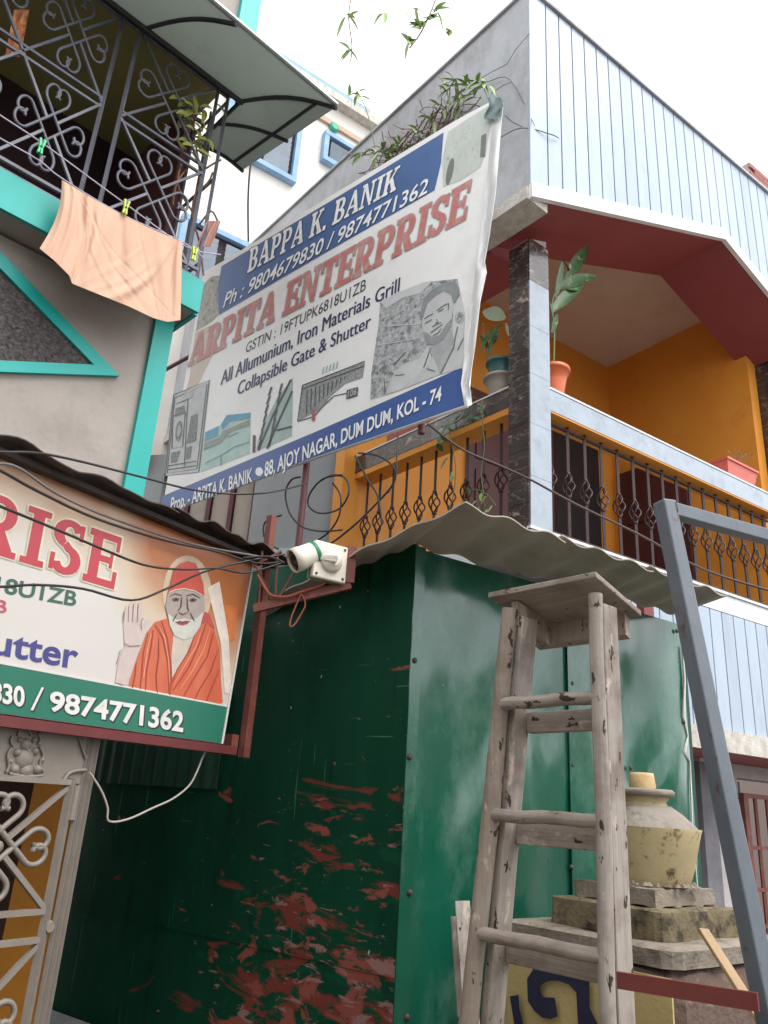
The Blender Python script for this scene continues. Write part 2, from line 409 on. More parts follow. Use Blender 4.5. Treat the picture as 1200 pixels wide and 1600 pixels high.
# ground-floor wall around a window opening
mb = MB()
for a, b, z1, z2 in ((-.0, 2.45, 0, 2.02), (3.35, 4.2, 0, 2.02), (2.45, 3.35, 0, .95), (2.45, 3.35, 1.93, 2.02)):
    mb.box(RH(a, -.4, z1), u * (b - a), n * -.14, (0, 0, z2 - z1))
obj('ground_floor_wall', mb, M_low, RHo)
obj('room_back', MB().box(RH(2.3, -1.4, .6), u * 1.4, n * -.05, (0, 0, 1.6)), mat('dim_room_plaster', '6e6a60', '5d5a52', 4, .9), RHo)
obj('concrete_pier', MB().box(RH(1.93, -.395, 0), u * .16, n * .05, (0, 0, 2.0)), mat('rough_cement', '77767a', '66656a', 6, .9, bump=.5, bscale=25), RHo)
obj('pier_cap', MB().box(RH(1.91, -.395, 2.0), u * .23, n * .07, (0, 0, .16)), M_old, RHo)
wg = obj('window_grille', MB().box(RH(2.44, -.385, 1.80), u * .9, n * .03, (0, 0, .03)), M_rust, RHo)
mb = MB()
for s_ in (2.45, 2.6, 2.75, 2.9, 3.05, 3.2, 3.33): mb.bar(RH(s_, -.37, .95), RH(s_, -.37, 1.8), .02, .02)
for z_ in (1.0, 1.22, 1.48): mb.bar(RH(2.44, -.37, z_), RH(3.34, -.37, z_), .024, .024)
mb.box(RH(2.43, -.38, .95), u * .055, n * .03, (0, 0, .86))
obj_split('grille_bar', mb, M_rust, wg)
obj('shutter_leaf', MB().box(RH(2.46, -.48, 1.55), u * .1, n * .03, (0, 0, .36)), mat('black_shutter', '231e1e', '2c2625', 6, .5), RHo)

# ================================================================== LEFT HOUSE
A0 = V((-.918, 2.999, 0)); LH_ANG = 43.734
LP = Plane(A0, LH_ANG); WL = LP.shift(-.15)
lu, ln = LP.u, LP.n
def LHp(s, d, z): q = A0 + lu * s + ln * d; return V((q.x, q.y, z))
M_lwall = mat('beige_house_wall', '9f968e', 'a8a098', 2.5, .8, bump=.25, bscale=45, c3='8e867e', s3=4, t3=(.5, .8))
M_turq = mat('turquoise_paint', '13a8a0', '0fa198', 5, .45, bump=.06, bscale=30)
M_pebble = mat('dark_pebbledash', '2e2a29', '6a6462', 60, .9, bump=1, bscale=70, bdist=.02)
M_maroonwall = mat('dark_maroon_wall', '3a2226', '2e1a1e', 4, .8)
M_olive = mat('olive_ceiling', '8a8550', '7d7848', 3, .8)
M_bluegrill = mat('grey_blue_grille_paint', '6c6d76', '5b5c65', 15, .45, metal=.2)
LHo = thing('balcony_house', 'beige house with turquoise bands and a caged balcony on the left', 'house', (A0.x, A0.y, 0))
obj('wall', MB().box(LHp(-7.0, -.15, 2.3), lu * 6.985, ln * -.2, (0, 0, 1.33)), M_lwall, LHo)  # carried on past the view to hold skylight off the alley
obj('corner_band', MB().box(LHp(-.106, -.149, 2.3), lu * .09, ln * .025, (0, 0, 1.33)), M_turq, LHo)
# arrow-shaped relief: turquoise border round a pebble-dash triangle
ap, tpl, btl = (-.217, 3.243), (-1.45, 3.90 - .02), (-1.45, 2.60)
def tri_in(d):
    return [(-.217 - d * 2.1, 3.243), (-1.45, 3.243 + (1.45 - .217 - d * 2.1) * .53), (-1.45, 3.243 - (1.45 - .217 - d * 2.1) * .42)]
clip = 3.62
def tri_poly(d):
    a, t, b = tri_in(d); 
    zc = clip - .001 * d
    x_c = a[0] - (zc - a[1]) / .53
    return [a, (x_c, zc), (-1.45, zc), (-1.45, max(b[1], 2.31))]
o_, i_ = tri_poly(0), tri_poly(.055)
mb = MB(); off = .022
mb.prism([WL.sz(*o_[0], .002), WL.sz(*o_[1], .002), WL.sz(*i_[1], .002), WL.sz(*i_[0], .002)], ln * off)
mb.prism([WL.sz(*o_[0], .002), WL.sz(*i_[0], .002), WL.sz(*i_[3], .002), WL.sz(*o_[3], .002)], ln * off)
obj('triangle_border', mb, M_turq, LHo)
obj('pebble_panel', MB().prism([WL.sz(*p, .002) for p in i_], ln * .008), M_pebble, LHo)
# balcony slab + soffit
obj('balcony_slab', MB().box(LHp(-3.0, -.02, 3.645), lu * 3.02, ln * -1.2, (0, 0, .15)), M_lwall, LHo)
obj('slab_band', MB().box(LHp(-3.0, -.019, 3.637), lu * 3.03, ln * .02, (0, 0, .168)), M_turq, LHo)
obj('slab_end_band', MB().box(LHp(.021, -.03, 3.637), lu * .018, ln * -1.1, (0, 0, .168)), M_turq, LHo)
# balcony room
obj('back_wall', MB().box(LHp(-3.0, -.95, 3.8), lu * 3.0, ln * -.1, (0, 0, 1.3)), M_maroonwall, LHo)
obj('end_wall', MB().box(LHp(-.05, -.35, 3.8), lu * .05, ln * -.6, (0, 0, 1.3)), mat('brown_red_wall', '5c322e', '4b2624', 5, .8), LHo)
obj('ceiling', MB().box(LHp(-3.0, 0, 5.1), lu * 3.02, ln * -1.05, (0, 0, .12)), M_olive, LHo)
obj('lintel', MB().box(LHp(-3.0, .0, 4.95), lu * 3.02, ln * -.05, (0, 0, .14)), mat('dark_lintel', '3a3a3c', '2f2f31', 5, .6), LHo)
# upper storey
obj('upper_wall', MB().box(LHp(-3.0, -.02, 5.23), lu * 3.08, ln * -2, (0, 0, 2.2)), M_lwall, LHo)
obj('upper_corner_band', MB().box(LHp(-.03, -.019, 5.23), lu * .112, ln * .03, (0, 0, 2.2)), M_turq, LHo)
q = [(-.3, 5.25), (-.24, 5.25), (-1.2, 6.6), (-1.28, 6.6)]
obj('upper_diagonal_band', MB().prism([LHp(a, -.019, z) for a, z in q], ln * .025), M_turq, LHo)
# set-back ground floor behind the gate passage
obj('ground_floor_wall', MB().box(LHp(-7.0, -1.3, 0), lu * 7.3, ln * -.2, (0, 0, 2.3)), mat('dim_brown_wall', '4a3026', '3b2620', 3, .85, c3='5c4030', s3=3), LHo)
obj('passage_ceiling', MB().box(LHp(-7.0, -.2, 2.22), lu * 6.9, ln * -1.2, (0, 0, .08)), M_lwall, LHo)

# grille motif: four bars woven to a diamond, ends curled into hearts
def lobe(P, th, turn, L, R, sweep=1.75):
    pts = [V((P[0], P[1], 0))]; x, y = P; h = th
    for i in range(3): x += math.cos(h) * L / 3; y += math.sin(h) * L / 3; pts.append(V((x, y, 0)))
    N = 20
    for i in range(N):
        f = i / N; rr = R * (1 - .72 * f); dth = sweep * math.pi / N
        h += turn * dth; x += math.cos(h) * rr * dth; y += math.sin(h) * rr * dth; pts.append(V((x, y, 0)))
    return pts
def motif(place, cx, cy, a, b, r, mb, k=.26, corners=True, L=.34, R=.21):
    q = math.pi / 4
    E_, S_, W_, N_ = (k, 0), (0, -k), (-k, 0), (0, k)
    bars = [(E_, q, -1, S_, 5 * q, 1), (S_, 7 * q, -1, W_, 3 * q, 1), (W_, 5 * q, -1, N_, q, 1), (N_, 3 * q, -1, E_, 7 * q, 1)]
    for P, t1, s1, Q, t2, s2 in bars:
        l1 = lobe(P, t1, s1, L, R); l2 = lobe(Q, t2, s2, L, R)
        path = l1[::-1] + l2
        # the scroll turns towards its own heart axis
        mb.tube([place(cx + p.x * a, cy + p.y * b) for p in path], r, 6)
    if corners:
        for sx in (-1, 1):
            for sy in (-1, 1):
                mb.bar(place(cx + sx * k * .5 * a, cy + sy * k * .5 * b), place(cx + sx * a, cy + sy * b), r * 1.7, r * 1.7)
G = obj('balcony_grille', MB().box(LHp(-3.0, -.03, 3.80), lu * 3.0, ln * .02, (0, 0, .02)), M_bluegrill, LHo)
gp = lambda s_, z_: LHp(s_, -.018, z_)
mb = MB()
for s_ in (-.58, -.495, -.06, -.0):
    mb.bar(gp(s_, 3.80), gp(s_, 4.95), .014, .014)
for z_ in (3.86, 4.93): mb.bar(gp(-3.0, z_), gp(0, z_), .014, .014)
obj_split('grille_post', mb, M_bluegrill, G)
for c, hw in ((-.755, .17), (-1.10, .17), (-1.445, .17), (-1.79, .17), (-.278, .213)):
    for zc in (4.13, 4.67):
        mb = MB(); motif(gp, c, zc, hw, .265, .0065, mb)
        obj('grille_scroll', mb, M_bluegrill, G)
mb = MB()
for z_ in (4.38, 4.43): mb.bar(gp(-3.0, z_), gp(-.58, z_ ), .012, .012); mb.bar(gp(-.495, z_), gp(-.06, z_), .012, .012)
obj_split('grille_rail', mb, M_bluegrill, G)
# return side of the cage
mb = MB()
for d_ in (-.0, -.16, -.32, -.5, -.7): mb.bar(LHp(.0, -.02 + d_, 3.8), LHp(.0, -.02 + d_, 4.95), .012, .012)
for z_ in (3.9, 4.4, 4.9): mb.bar(LHp(0, -.02, z_), LHp(0, -.72, z_), .012, .012)
obj_split('grille_return', mb, M_bluegrill, G)
# awning: front sheet and side sheet, hipped at the corner
M_awn = mat('grey_fibre_sheet', '868c86', '949a92', 4, .55, c3='565b57', s3=6, t3=(.55, .8))
_n = M_awn.node_tree; _t = _n.nodes.new('ShaderNodeBsdfTranslucent'); _t.inputs[0].default_value = (.5, .54, .5, 1); _m = _n.nodes.new('ShaderNodeMixShader'); _m.inputs[0].default_value = .45
_o = [x for x in _n.nodes if x.type == 'OUTPUT_MATERIAL'][0]; _n.links.new(_n.nodes['Principled BSDF'].outputs[0], _m.inputs[1]); _n.links.new(_t.outputs[0], _m.inputs[2]); _n.links.new(_m.outputs[0], _o.inputs[0])
M_awnf = mat('dark_awning_frame', '35373a', '2a2c2f', 10, .5)
AWo = thing('awning', 'grey sheet awning on a dark frame above the caged balcony', 'awning', LHp(-.5, .2, 4.8))
I_ = LHp(.06, .0, 4.95); T_ = LHp(.355, .43, 4.83); Bk = LHp(.06, -.42, 4.95); Tb = LHp(.27, -.24, 4.80)
Il = LHp(-2.8, .0, 4.95); Tl = LHp(-2.8, .43, 4.83)
def bow(a, b, c, d, h, iu, iv):
    return lambda x, y: lerp(lerp(a, b, x), lerp(d, c, x), y) + V((0, 0, h * math.sin(math.pi * y)))
mb = MB(); mb.grid(bow(Il, I_, T_, Tl, .05, 0, 0), 10, 6, True, (0, 0, .006)); obj('front_sheet', mb, M_awn, AWo)
mb = MB(); mb.grid(bow(Bk, I_, T_, Tb, .03, 0, 0), 6, 6, True, (0, 0, .006)); obj('side_sheet', mb, M_awn, AWo)
mb = MB()
dn = V((0, 0, -.012))
for t in (.02, .35, .62, .81, 1.0):
    mb.tube([bow(Il, I_, T_, Tl, .05, 0, 0)(t, y / 8) + dn for y in range(9)], .011, 6)
for t in (0, .5): mb.tube([bow(Bk, I_, T_, Tb, .03, 0, 0)(t, y / 8) + dn for y in range(9)], .010, 6)
for y in (.0, .03): mb.tube([bow(Il, I_, T_, Tl, .05, 0, 0)(t / 10, y) + dn * (1 + y * 40) for t in range(11)], .014, 6)
mb.tube([bow(Bk, I_, T_, Tb, .03, 0, 0)(t / 6, .0) + dn for t in range(7)], .011, 6)
mb.tube([bow(Bk, I_, T_, Tb, .03, 0, 0)(t / 6, .78) + dn for t in range(7)], .010, 6)
obj_split('awning_rib', mb, M_awnf, AWo)
mb = MB(); mb.bar(Tl + V((0, 0, .012)), T_ + V((0, 0, .012)), .02, .012); obj('front_edge', mb, mat('pale_edge', 'cfd8dc', None, rough=.5), AWo)

# ================================================================== BACKGROUND HOUSES
M_wb = mat('white_far_wall', 'dedad2', 'd2cdc4', 2, .8, c3='b9b2a6', s3=3, t3=(.62, .8))
M_blue = mat('light_blue_frame', '6f93b4', '84a5c2', 6, .6)
M_lou = mat('grey_louvre', '8a949e', '9aa4ad', 6, .6)
WB = Plane(at(400, 270, 8.0), HU)
WBo = thing('far_white_house', 'white house with light blue window frames behind the big signboard', 'house', WB.sz(0, 0))
obj('wall', MB().prism([WB.sz(-4, 0), WB.sz(1.75, 0), WB.sz(1.75, 10.75), WB.sz(-4, 10.75)], WB.n * -.3), M_wb, WBo)
obj('cornice', MB().box(WB.sz(-4, 10.75, -.1), WB.u * 5.85, WB.n * .25, (0, 0, .12)), M_old, WBo)
obj('roof_parapet', MB().box(WB.sz(-4, 10.88, -.1), WB.u * 5.6, WB.n * .1, (0, 0, .25)), M_blue, WBo)
obj('string_course', MB().box(WB.sz(-4, 10.38, .003), WB.u * 5.6, WB.n * .04, (0, 0, .08)), mat('buff_band', 'b79d86', None, rough=.8), WBo)
def louvre_window(P, host, s0, s1, z0, z1, leaves, nsl, name='window'):
    f = obj(name, MB().box(P.sz(s0, z0, .003), P.u * (s1 - s0), P.n * .03, (0, 0, z1 - z0)), M_darkroom, host)
    mb = MB(); t = .07
    mb.box(P.sz(s0 - t, z0 - t, .002), P.u * (s1 - s0 + 2 * t), P.n * .10, (0, 0, t)); mb.box(P.sz(s0 - t, z1, .002), P.u * (s1 - s0 + 2 * t), P.n * .10, (0, 0, t))
    mb.box(P.sz(s0 - t, z0, .002), P.u * t, P.n * .095, (0, 0, z1 - z0)); mb.box(P.sz(s1, z0, .002), P.u * t, P.n * .095, (0, 0, z1 - z0))
    obj_split('frame', mb, M_blue, f)
    lw_ = (s1 - s0) / leaves
    for l in range(leaves):
        for k in range(nsl):
            zz = z0 + .05 + (z1 - z0 - .1) * k / nsl
            a = s0 + lw_ * l + .05
            q = [P.sz(a, zz, .034), P.sz(a + lw_ - .1, zz, .034), P.sz(a + lw_ - .1, zz + (z1 - z0) / nsl * .7, .06), P.sz(a, zz + (z1 - z0) / nsl * .7, .06)]
            obj('slat', MB().prism(q, P.n * .012), M_lou, f)
    return f
louvre_window(WB, WBo, -.45, .45, 9.12, 9.95, 2, 9)
louvre_window(WB, WBo, .93, 1.42, 9.75, 10.12, 1, 7)
louvre_window(WB, WBo, -.75, .15, 7.0, 7.75, 2, 9)
obj('round_vent', MB().lathe([(.075, 0), (.075, .03), (.05, .05)], WB.px(521, 200, .01), 16, WB.n), mat('green_plastic_cap', '2f9a72', None, rough=.5), WBo)
# pale wall seen in the slit between the turquoise corner and the signboard
GW = Plane(V((-.33, 5.41, 0)), 165)
M_conc = mat('smooth_grey_cement', '8c9092', '999d9f', 3, .85, bump=.2, bscale=30, c3='7a7d7e', s3=2.5, t3=(.5, .75), stretch=(1, 1, .4))
GHo = thing('grey_house', 'grey cement house wall with maroon window frames below the big signboard', 'house', GW.sz(.8, 0))
mb = MB()
for a, b, z1, z2 in ((.0, .70, 0, 4.15), (.70, 1.5, 0, 3.32), (.70, 1.5, 3.98, 4.15), (1.5, 2.6, 0, 4.15)):
    mb.box(GW.sz(a, z1), GW.u * (b - a), GW.n * -.15, (0, 0, z2 - z1))
obj('wall', mb, M_conc, GHo)
M_mar = mat('maroon_frame', '5b2430', '4c1d27', 6, .5)
wf = obj('window', MB().box(GW.sz(.70, 3.32, -.12), GW.u * .8, GW.n * .01, (0, 0, .66)), mat('dusty_pane', '8d8f90', '7a7a7a', 3, .25), GHo)
mb = MB()
for s_ in (.70, .89, 1.08, 1.27, 1.47): mb.box(GW.sz(s_, 3.32, -.10), GW.u * .035, GW.n * .05, (0, 0, .66))
for z_ in (3.32, 3.945): mb.box(GW.sz(.70, z_, -.098), GW.u * .8, GW.n * .045, (0, 0, .035))
obj_split('frame', mb, M_mar, wf)
mb = MB()
for s_ in (.735, .925, 1.115, 1.305): mb.box(GW.sz(s_, 3.36, -.08), GW.u * .145, GW.n * .012, (0, 0, .56))
obj_split('pane', mb, mat('cream_board', 'a59a8e', '978c80', 4, .6), wf)
obj('pale_band', MB().box(GW.sz(.0, 3.22, .002), GW.u * 2.3, GW.n * .03, (0, 0, .1)), mat('pale_mint_band', 'a9bab3', None, rough=.8), GHo)
obj('shutter_leaf', MB().box(GW.sz(1.66, 4.0, .004), GW.u * .06, GW.n * .1, (0, 0, .5)), M_mar, GHo)
# brick house far right
BH = Plane(at(1185, 285, 11), HU)
M_brick = mat('red_brick_wall', '8c5a52', '9c6a60', 12, .9, c3='7a4a44', s3=7, var=.15)
BHo = thing('far_brick_house', 'red brick upper wall showing above the striped parapet at the far right', 'house', BH.sz(0, 0))
bz = BH.px(1180, 262).z
obj('wall', MB().box(BH.sz(-.22, 0, -.02), BH.u * 3, BH.n * -2, (0, 0, bz)), mat('brick_mortar', '9a8a84', None, rough=.9), BHo)
bm_ = None
for r_ in range(12):
    for c_ in range(7):
        p = BH.sz(-.22 + c_ * .26 + (r_ % 2) * .13, bz - .09 * (r_ + 1), -.018)
        if bm_ is None:
            bm_ = obj('brick', MB().box(p, BH.u * .25, BH.n * .03, (0, 0, .08)), M_brick, BHo); p0 = p
        else:
            c = bm_.copy(); COL.objects.link(c); c.location = p - p0
# unseen house added behind the camera to cut skylight in the lane
obj_ = MB().box((-9, -3.0, 0), (11.5, 0, 0), (0, -4, 0), (0, 0, 4.6))
OP = thing('unseen_shade_house', 'unseen plain house added behind the viewer to shade the lane', 'house', (-3, -3.0, 0))
obj('wall', obj_, M_lwall, OP)
NB = thing('unseen_reflection_house', 'unseen plain house added outside the view on the right for the kiosk to reflect', 'house', (12, 0, 0))  # unseen house added so the kiosk front has something to reflect
obj('wall', MB().box((11, -5, 0), (4, 0, 0), (0, 10, 0), (0, 0, 3.2)), M_lwall, NB)

# ================================================================== GREEN KIOSK
KC0 = V((.147, 3.076, 0)); CH = 142.0
CF = Plane(KC0, HU); CL = Plane(KC0, CH)
def KC(s, o, z): q = KC0 + u * s + n * o; return V((q.x, q.y, z))
def KL(t, o, z): q = KC0 + CL.u * t + CL.n * o; return V((q.x, q.y, z))
def green_paint(name, c1, c2, wear, rough, bumpd):
    M = bpy.data.materials.new(name); M.use_nodes = True; nt = M.node_tree; N = nt.nodes; L = nt.links
    b = N['Principled BSDF']; b.inputs['Specular IOR Level'].default_value = .15 if wear else .5; b.inputs['Coat Weight'].default_value = (.0 if wear else .6); b.inputs['Coat Roughness'].default_value = .12
    tc = N.new('ShaderNodeTexCoord')
    def noise(scale, st=(1, 1, 1), det=6, ro=.6):
        mp = N.new('ShaderNodeMapping'); mp.inputs['Scale'].default_value = st; L.new(tc.outputs['Object'], mp.inputs[0])
        x = N.new('ShaderNodeTexNoise'); x.inputs['Scale'].default_value = scale; x.inputs['Detail'].default_value = det; x.inputs['Roughness'].default_value = ro
        L.new(mp.outputs[0], x.inputs['Vector']); return x.outputs[0]
    def ramp(src, a, c, ca=(0, 0, 0, 1), cb=(1, 1, 1, 1)):
        r = N.new('ShaderNodeValToRGB'); r.color_ramp.elements[0].position = a; r.color_ramp.elements[1].position = c
        r.color_ramp.elements[0].color = ca; r.color_ramp.elements[1].color = cb; L.new(src, r.inputs[0]); return r.outputs[0]
    def mix(f, a, bcol):
        x = N.new('ShaderNodeMix'); x.data_type = 'RGBA'; L.new(f, x.inputs[0]); L.new(a, x.inputs[6]); x.inputs[7].default_value = bcol; return x.outputs[2]
    def mul(a, c):
        x = N.new('ShaderNodeMath'); x.operation = 'MULTIPLY'; L.new(a, x.inputs[0]); L.new(c, x.inputs[1]); return x.outputs[0]
    col = ramp(noise(3, (1, 1, .35)), .3, .7, lin(c1), lin(c2))
    if wear:
        sx = N.new('ShaderNodeSeparateXYZ'); L.new(tc.outputs['Object'], sx.inputs[0])
        zr = N.new('ShaderNodeMapRange'); zr.inputs[1].default_value = 2.0; zr.inputs[2].default_value = .85; L.new(sx.outputs['Z'], zr.inputs[0])
        xr = N.new('ShaderNodeMapRange'); xr.inputs[1].default_value = 1.25; xr.inputs[2].default_value = .45; L.new(sx.outputs['X'], xr.inputs[0])
        loc = mul(zr.outputs[0], xr.outputs[0])
        def peel(sc, st, k, a, c, colr, dist):
            mp = N.new('ShaderNodeMapping'); mp.inputs['Scale'].default_value = st; mp.inputs['Rotation'].default_value = (0, .16, 0); L.new(tc.outputs['Object'], mp.inputs[0])
            x = N.new('ShaderNodeTexNoise'); x.inputs['Scale'].default_value = sc; x.inputs['Detail'].default_value = 12; x.inputs['Roughness'].default_value = .62; x.inputs['Distortion'].default_value = dist
            L.new(mp.outputs[0], x.inputs['Vector'])
            ad = N.new('ShaderNodeMath'); ad.operation = 'MULTIPLY_ADD'; ad.inputs[1].default_value = k; L.new(loc, ad.inputs[0]); L.new(x.outputs[0], ad.inputs[2])
            return mix(ramp(ad.outputs[0], a, c), col, lin(colr))
        col = mix(ramp(noise(9, (1, 1, .12), 8, .7), .56, .72), col, lin('03281c'))
        col = mix(ramp(noise(60, (1, 1, .04), 2, .5), .715, .74), col, lin('2f6a52'))
        col = mix(ramp(noise(60, (.05, 1, 1), 2, .5), .745, .765), col, lin('3c6e58'))
        col = peel(2.6, (1, 1, 3.0), .22, .665, .71, '74382f', .9)
        col = peel(5.5, (1, 1, 2.2), .19, .675, .71, '8a4c42', .6)
        col = peel(7.5, (1, 1, 3.2), .16, .69, .72, '8f6d66', .5)
        col = peel(9, (1, 1, 2.0), .10, .63, .67, '0a4630', .3)
    else:
        col = mix(ramp(noise(2.2, (1, 1, .6), 8, .7), .50, .75), col, lin('5d7f70'))
        col = mix(ramp(noise(11, (1, 1, .2), 8, .7), .60, .75), col, lin('0c3a2e'))
    col = mix(ramp(noise(38, (1, 1, .6), 3, .5), .765, .775), col, lin('a8b0a6'))
    L.new(col, b.inputs['Base Color'])
    rr = N.new('ShaderNodeMapRange'); rr.inputs[3].default_value = rough; rr.inputs[1].default_value = .35; rr.inputs[2].default_value = .65; rr.inputs[4].default_value = rough + .30; L.new(noise(5, (1, 1, .5)), rr.inputs[0])
    L.new(rr.outputs[0], b.inputs['Roughness'])
    bp = N.new('ShaderNodeBump'); bp.inputs['Strength'].default_value = .5; bp.inputs['Distance'].default_value = bumpd
    L.new(noise(3.2 if wear else 2.1, (1, 1, .55), 2, .4), bp.inputs['Height']); L.new(bp.outputs[0], b.inputs['Normal'])
    return M
M_gf = green_paint('glossy_green_paint', '0a4e3b', '125a46', False, .06, .14)
M_gl = green_paint('scuffed_green_paint', '043624', '084530', True, .5, .008)
M_gc = mat('dark_green_corrugated', '07382a', '0b4432', 8, .6)
M_riv = mat('rusty_rivet', '5a4a44', '3a2c28', 30, .6, metal=.4)
KI = thing('green_kiosk', 'shut roadside kiosk of green painted metal sheets behind the ladder', 'kiosk', (KC0.x, KC0.y, 0))
sp = CF.st(890, 1150)[0]
def wavy(s0, s1, z0, z1, amp, ph, P):
    def fn(x, y):
        a = lerp(s0, s1, x); z_ = lerp(z0, z1, y)
        e = math.sin(math.pi * min(1, max(0, x))) ** .5 * math.sin(math.pi * y) ** .5
        d = amp * e * (math.sin(a * 9 + ph + 1.6 * z_) + .7 * math.sin(z_ * 6.3 - a * 5 + ph * 2) + .35 * math.sin(a * 17 - z_ * 11))
        return P.sz(a, z_, .002 + d)
    return fn
for a, b, ph in ((.012, sp - .003, .4), (sp + .003, 1.79, 2.1)):
    mb = MB().grid(wavy(a, b, .25, 2.60, .016, ph, CF), 24, 40, True, CF.n * -.004); obj('front_sheet', mb, M_gf, KI, rot=HU)
mb = MB(); mb.box(KC(-.012, .004, .25), u * .05, n * .006, (0, 0, 2.36)); obj('corner_strip', mb, M_gf, KI, rot=HU)
mb = MB(); mb.box(CF.sz(sp - .02, .25, .012), u * .04, n * .004, (0, 0, 2.34)); obj('cover_strip', mb, M_gf, KI, rot=HU)
for z0, z1, dd in ((.25, 1.055, 0), (1.045, 2.62, .004)):
    mb = MB().box(KL(.0, dd, z0), CL.u * 2.05, CL.n * .004, (0, 0, z1 - z0)); obj('side_sheet', mb, M_gl, KI, rot=CH)
# corrugated green stretch at the alley end
def corr(fn, nu, nv, amp, waves, thick):      # fn(x,y) -> (point, normal)
    def g(x, y):
        p, nn = fn(x, y); return p + nn * (amp * math.cos(2 * math.pi * waves * x))
    return MB().grid(g, nu, nv, True, thick)
mb = corr(lambda x, y: (KL(1.0 + 1.05 * x, .022, 1.62 + .42 * y), CL.n), 80, 1, .006, 12, CL.n * -.003)
obj('corrugated_sheet', mb, M_gc, KI)
obj('kiosk_frame', MB().box(KC(1.79, -.32, 0), u * .03, n * .32, (0, 0, 2.6)), M_gc, KI)
obj('kiosk_base', MB().hexa([KC(.03, -.01, 0), KC(1.77, -.01, 0), KC(1.77, -.3, 0), KL(2.8, -.05, 0)], [KC(.03, -.01, .26), KC(1.77, -.01, .26), KC(1.77, -.3, .26), KL(2.8, -.05, .26)]), M_conc, KI)
mb = MB()
for x, y in ((648, 1032), (640, 1183), (640, 1395), (636, 1590), (893, 1068), (893, 1195), (893, 1355), (1057, 986), (985, 1200), (1068, 1128)):
    mb.lathe([(.012, 0), (.010, .005), (.004, .008)], CF.px(x, y, .011), 10, CF.n)
obj_split('rivet', mb, M_riv, KI)
obj('steel_post', MB().box(KC(1.83, -.30, 1.9), u * .09, n * .05, (0, 0, .95)), mat('dark_red_steel', '6e2420', '7c2c26', 8, .5), KI)
mb = MB()                                       # torn foil at the right edge
pts = [CF.px(x, y, .012) for x, y in ((1066, 1010), (1070, 1060), (1068, 1120), (1075, 1150), (1068, 1175), (1078, 1190), (1082, 1290), (1090, 1390))]
mb.tube(pts, [.004, .006, .012, .004, .016, .005, .004, .003], 5); obj('torn_edge', mb, M_white, KI)
# ledge at the alley end
tag(obj('concrete_ledge', MB().box(KL(1.40, .012, .0), CL.u * 1.5, CL.n * .3, (0, 0, .62)), M_conc, bevel=.02), 'grey concrete ledge at the foot of the dark green sheets beside the gate', 'ledge')
# canopy of cement corrugated sheet
M_asb = mat('weathered_cement_sheet', 'aaa194', '9d9488', 5, .85, bump=.2, bscale=40, c3='887e72', s3=3, t3=(.5, .8))
CA = thing('kiosk_canopy', 'grey corrugated cement-sheet canopy over the green kiosk', 'canopy', KC(.6, .2, 2.55))
oc = KC(-.15, .47, 2.625); ic = KC(-.01, -.0, 2.615)
orr = KC(1.50, .47, 2.605); irr = KC(1.78, -.0, 2.64)
def front_c(x, y):
    return lerp(lerp(ic, irr, x), lerp(oc, orr, x), y), V((0, 0, 1))
cell = [0, .305, .64, 1.0]
for i in range(3):
    x0, x1 = cell[i], cell[i + 1]
    f2 = lambda x, y, x0=x0, x1=x1, i=i: (front_c(lerp(x0, x1 + (.012 if i < 2 else 0), x), y)[0] + V((0, 0, .006 * i - .004 + (.0 if y < .98 else 0))), V((0, 0, 1)))
    wv_ = 8.0 * (x1 - x0)
    mb = corr(f2, 40, 6, .0105, wv_, V((0, 0, .005))); obj('cement_sheet', mb, M_asb, CA)
il = CL.px(400, 972, .0); P1 = CL.px(552, 866, .24); P2 = CL.px(402, 950, .06); im = CL.px(552, 890, .0)
def left_c(x, y):
    if x < .45: a, b_ = lerp(ic, im, x / .45), lerp(oc, P1, x / .45)
    else: a, b_ = lerp(im, il, (x - .45) / .55), lerp(P1, P2, (x - .45) / .55)
    return lerp(a, b_, y), V((0, 0, 1))
mb = corr(left_c, 50, 6, .007, 5, V((0, 0, .007))); obj('cement_sheet', mb, M_asb, CA)

# ================================================================== LOWER SIGN
SP = Plane(V((-.519, 3.056, 0)), 55.9)
print_mats = {}
def ink(c, rough=.45):
    k = 'ink_' + (c if isinstance(c, str) else '%d' % abs(hash(c)))
    if k not in print_mats: 
        l = lin(c); print_mats[k] = mat(k, [x * .86 for x in l[:3]], [min(1, x * 1.1 + .01) for x in l[:3]], 16, rough)
    return print_mats[k]
def pxpoly(P, pts, off): return [P.px(x, y, off) for x, y in pts]
def tr(pts, sc, ox, oy): return [(x / sc + ox, y / sc + oy) for x, y in pts]
def decal(name, P, polys, off, m, parent):
    first = None
    for i, p in enumerate(polys):
        o = obj(name, MB().flat(pxpoly(P, p, off + i * .00012)), m, parent)
        if first is None: first = o
    return first
def strip_px(pts, wd):
    L_, R_ = [], []
    for i, p in enumerate(pts):
        a = pts[max(i - 1, 0)]; b = pts[min(i + 1, len(pts) - 1)]
        dx, dy = b[0] - a[0], b[1] - a[1]; l = math.hypot(dx, dy) or 1
        ww = wd if not isinstance(wd, (list, tuple)) else wd[i]
        L_.append((p[0] - dy / l * ww / 2, p[1] + dx / l * ww / 2)); R_.append((p[0] + dy / l * ww / 2, p[1] - dx / l * ww / 2))
    return [[L_[i], L_[i + 1], R_[i + 1], R_[i]] for i in range(len(pts) - 1)]
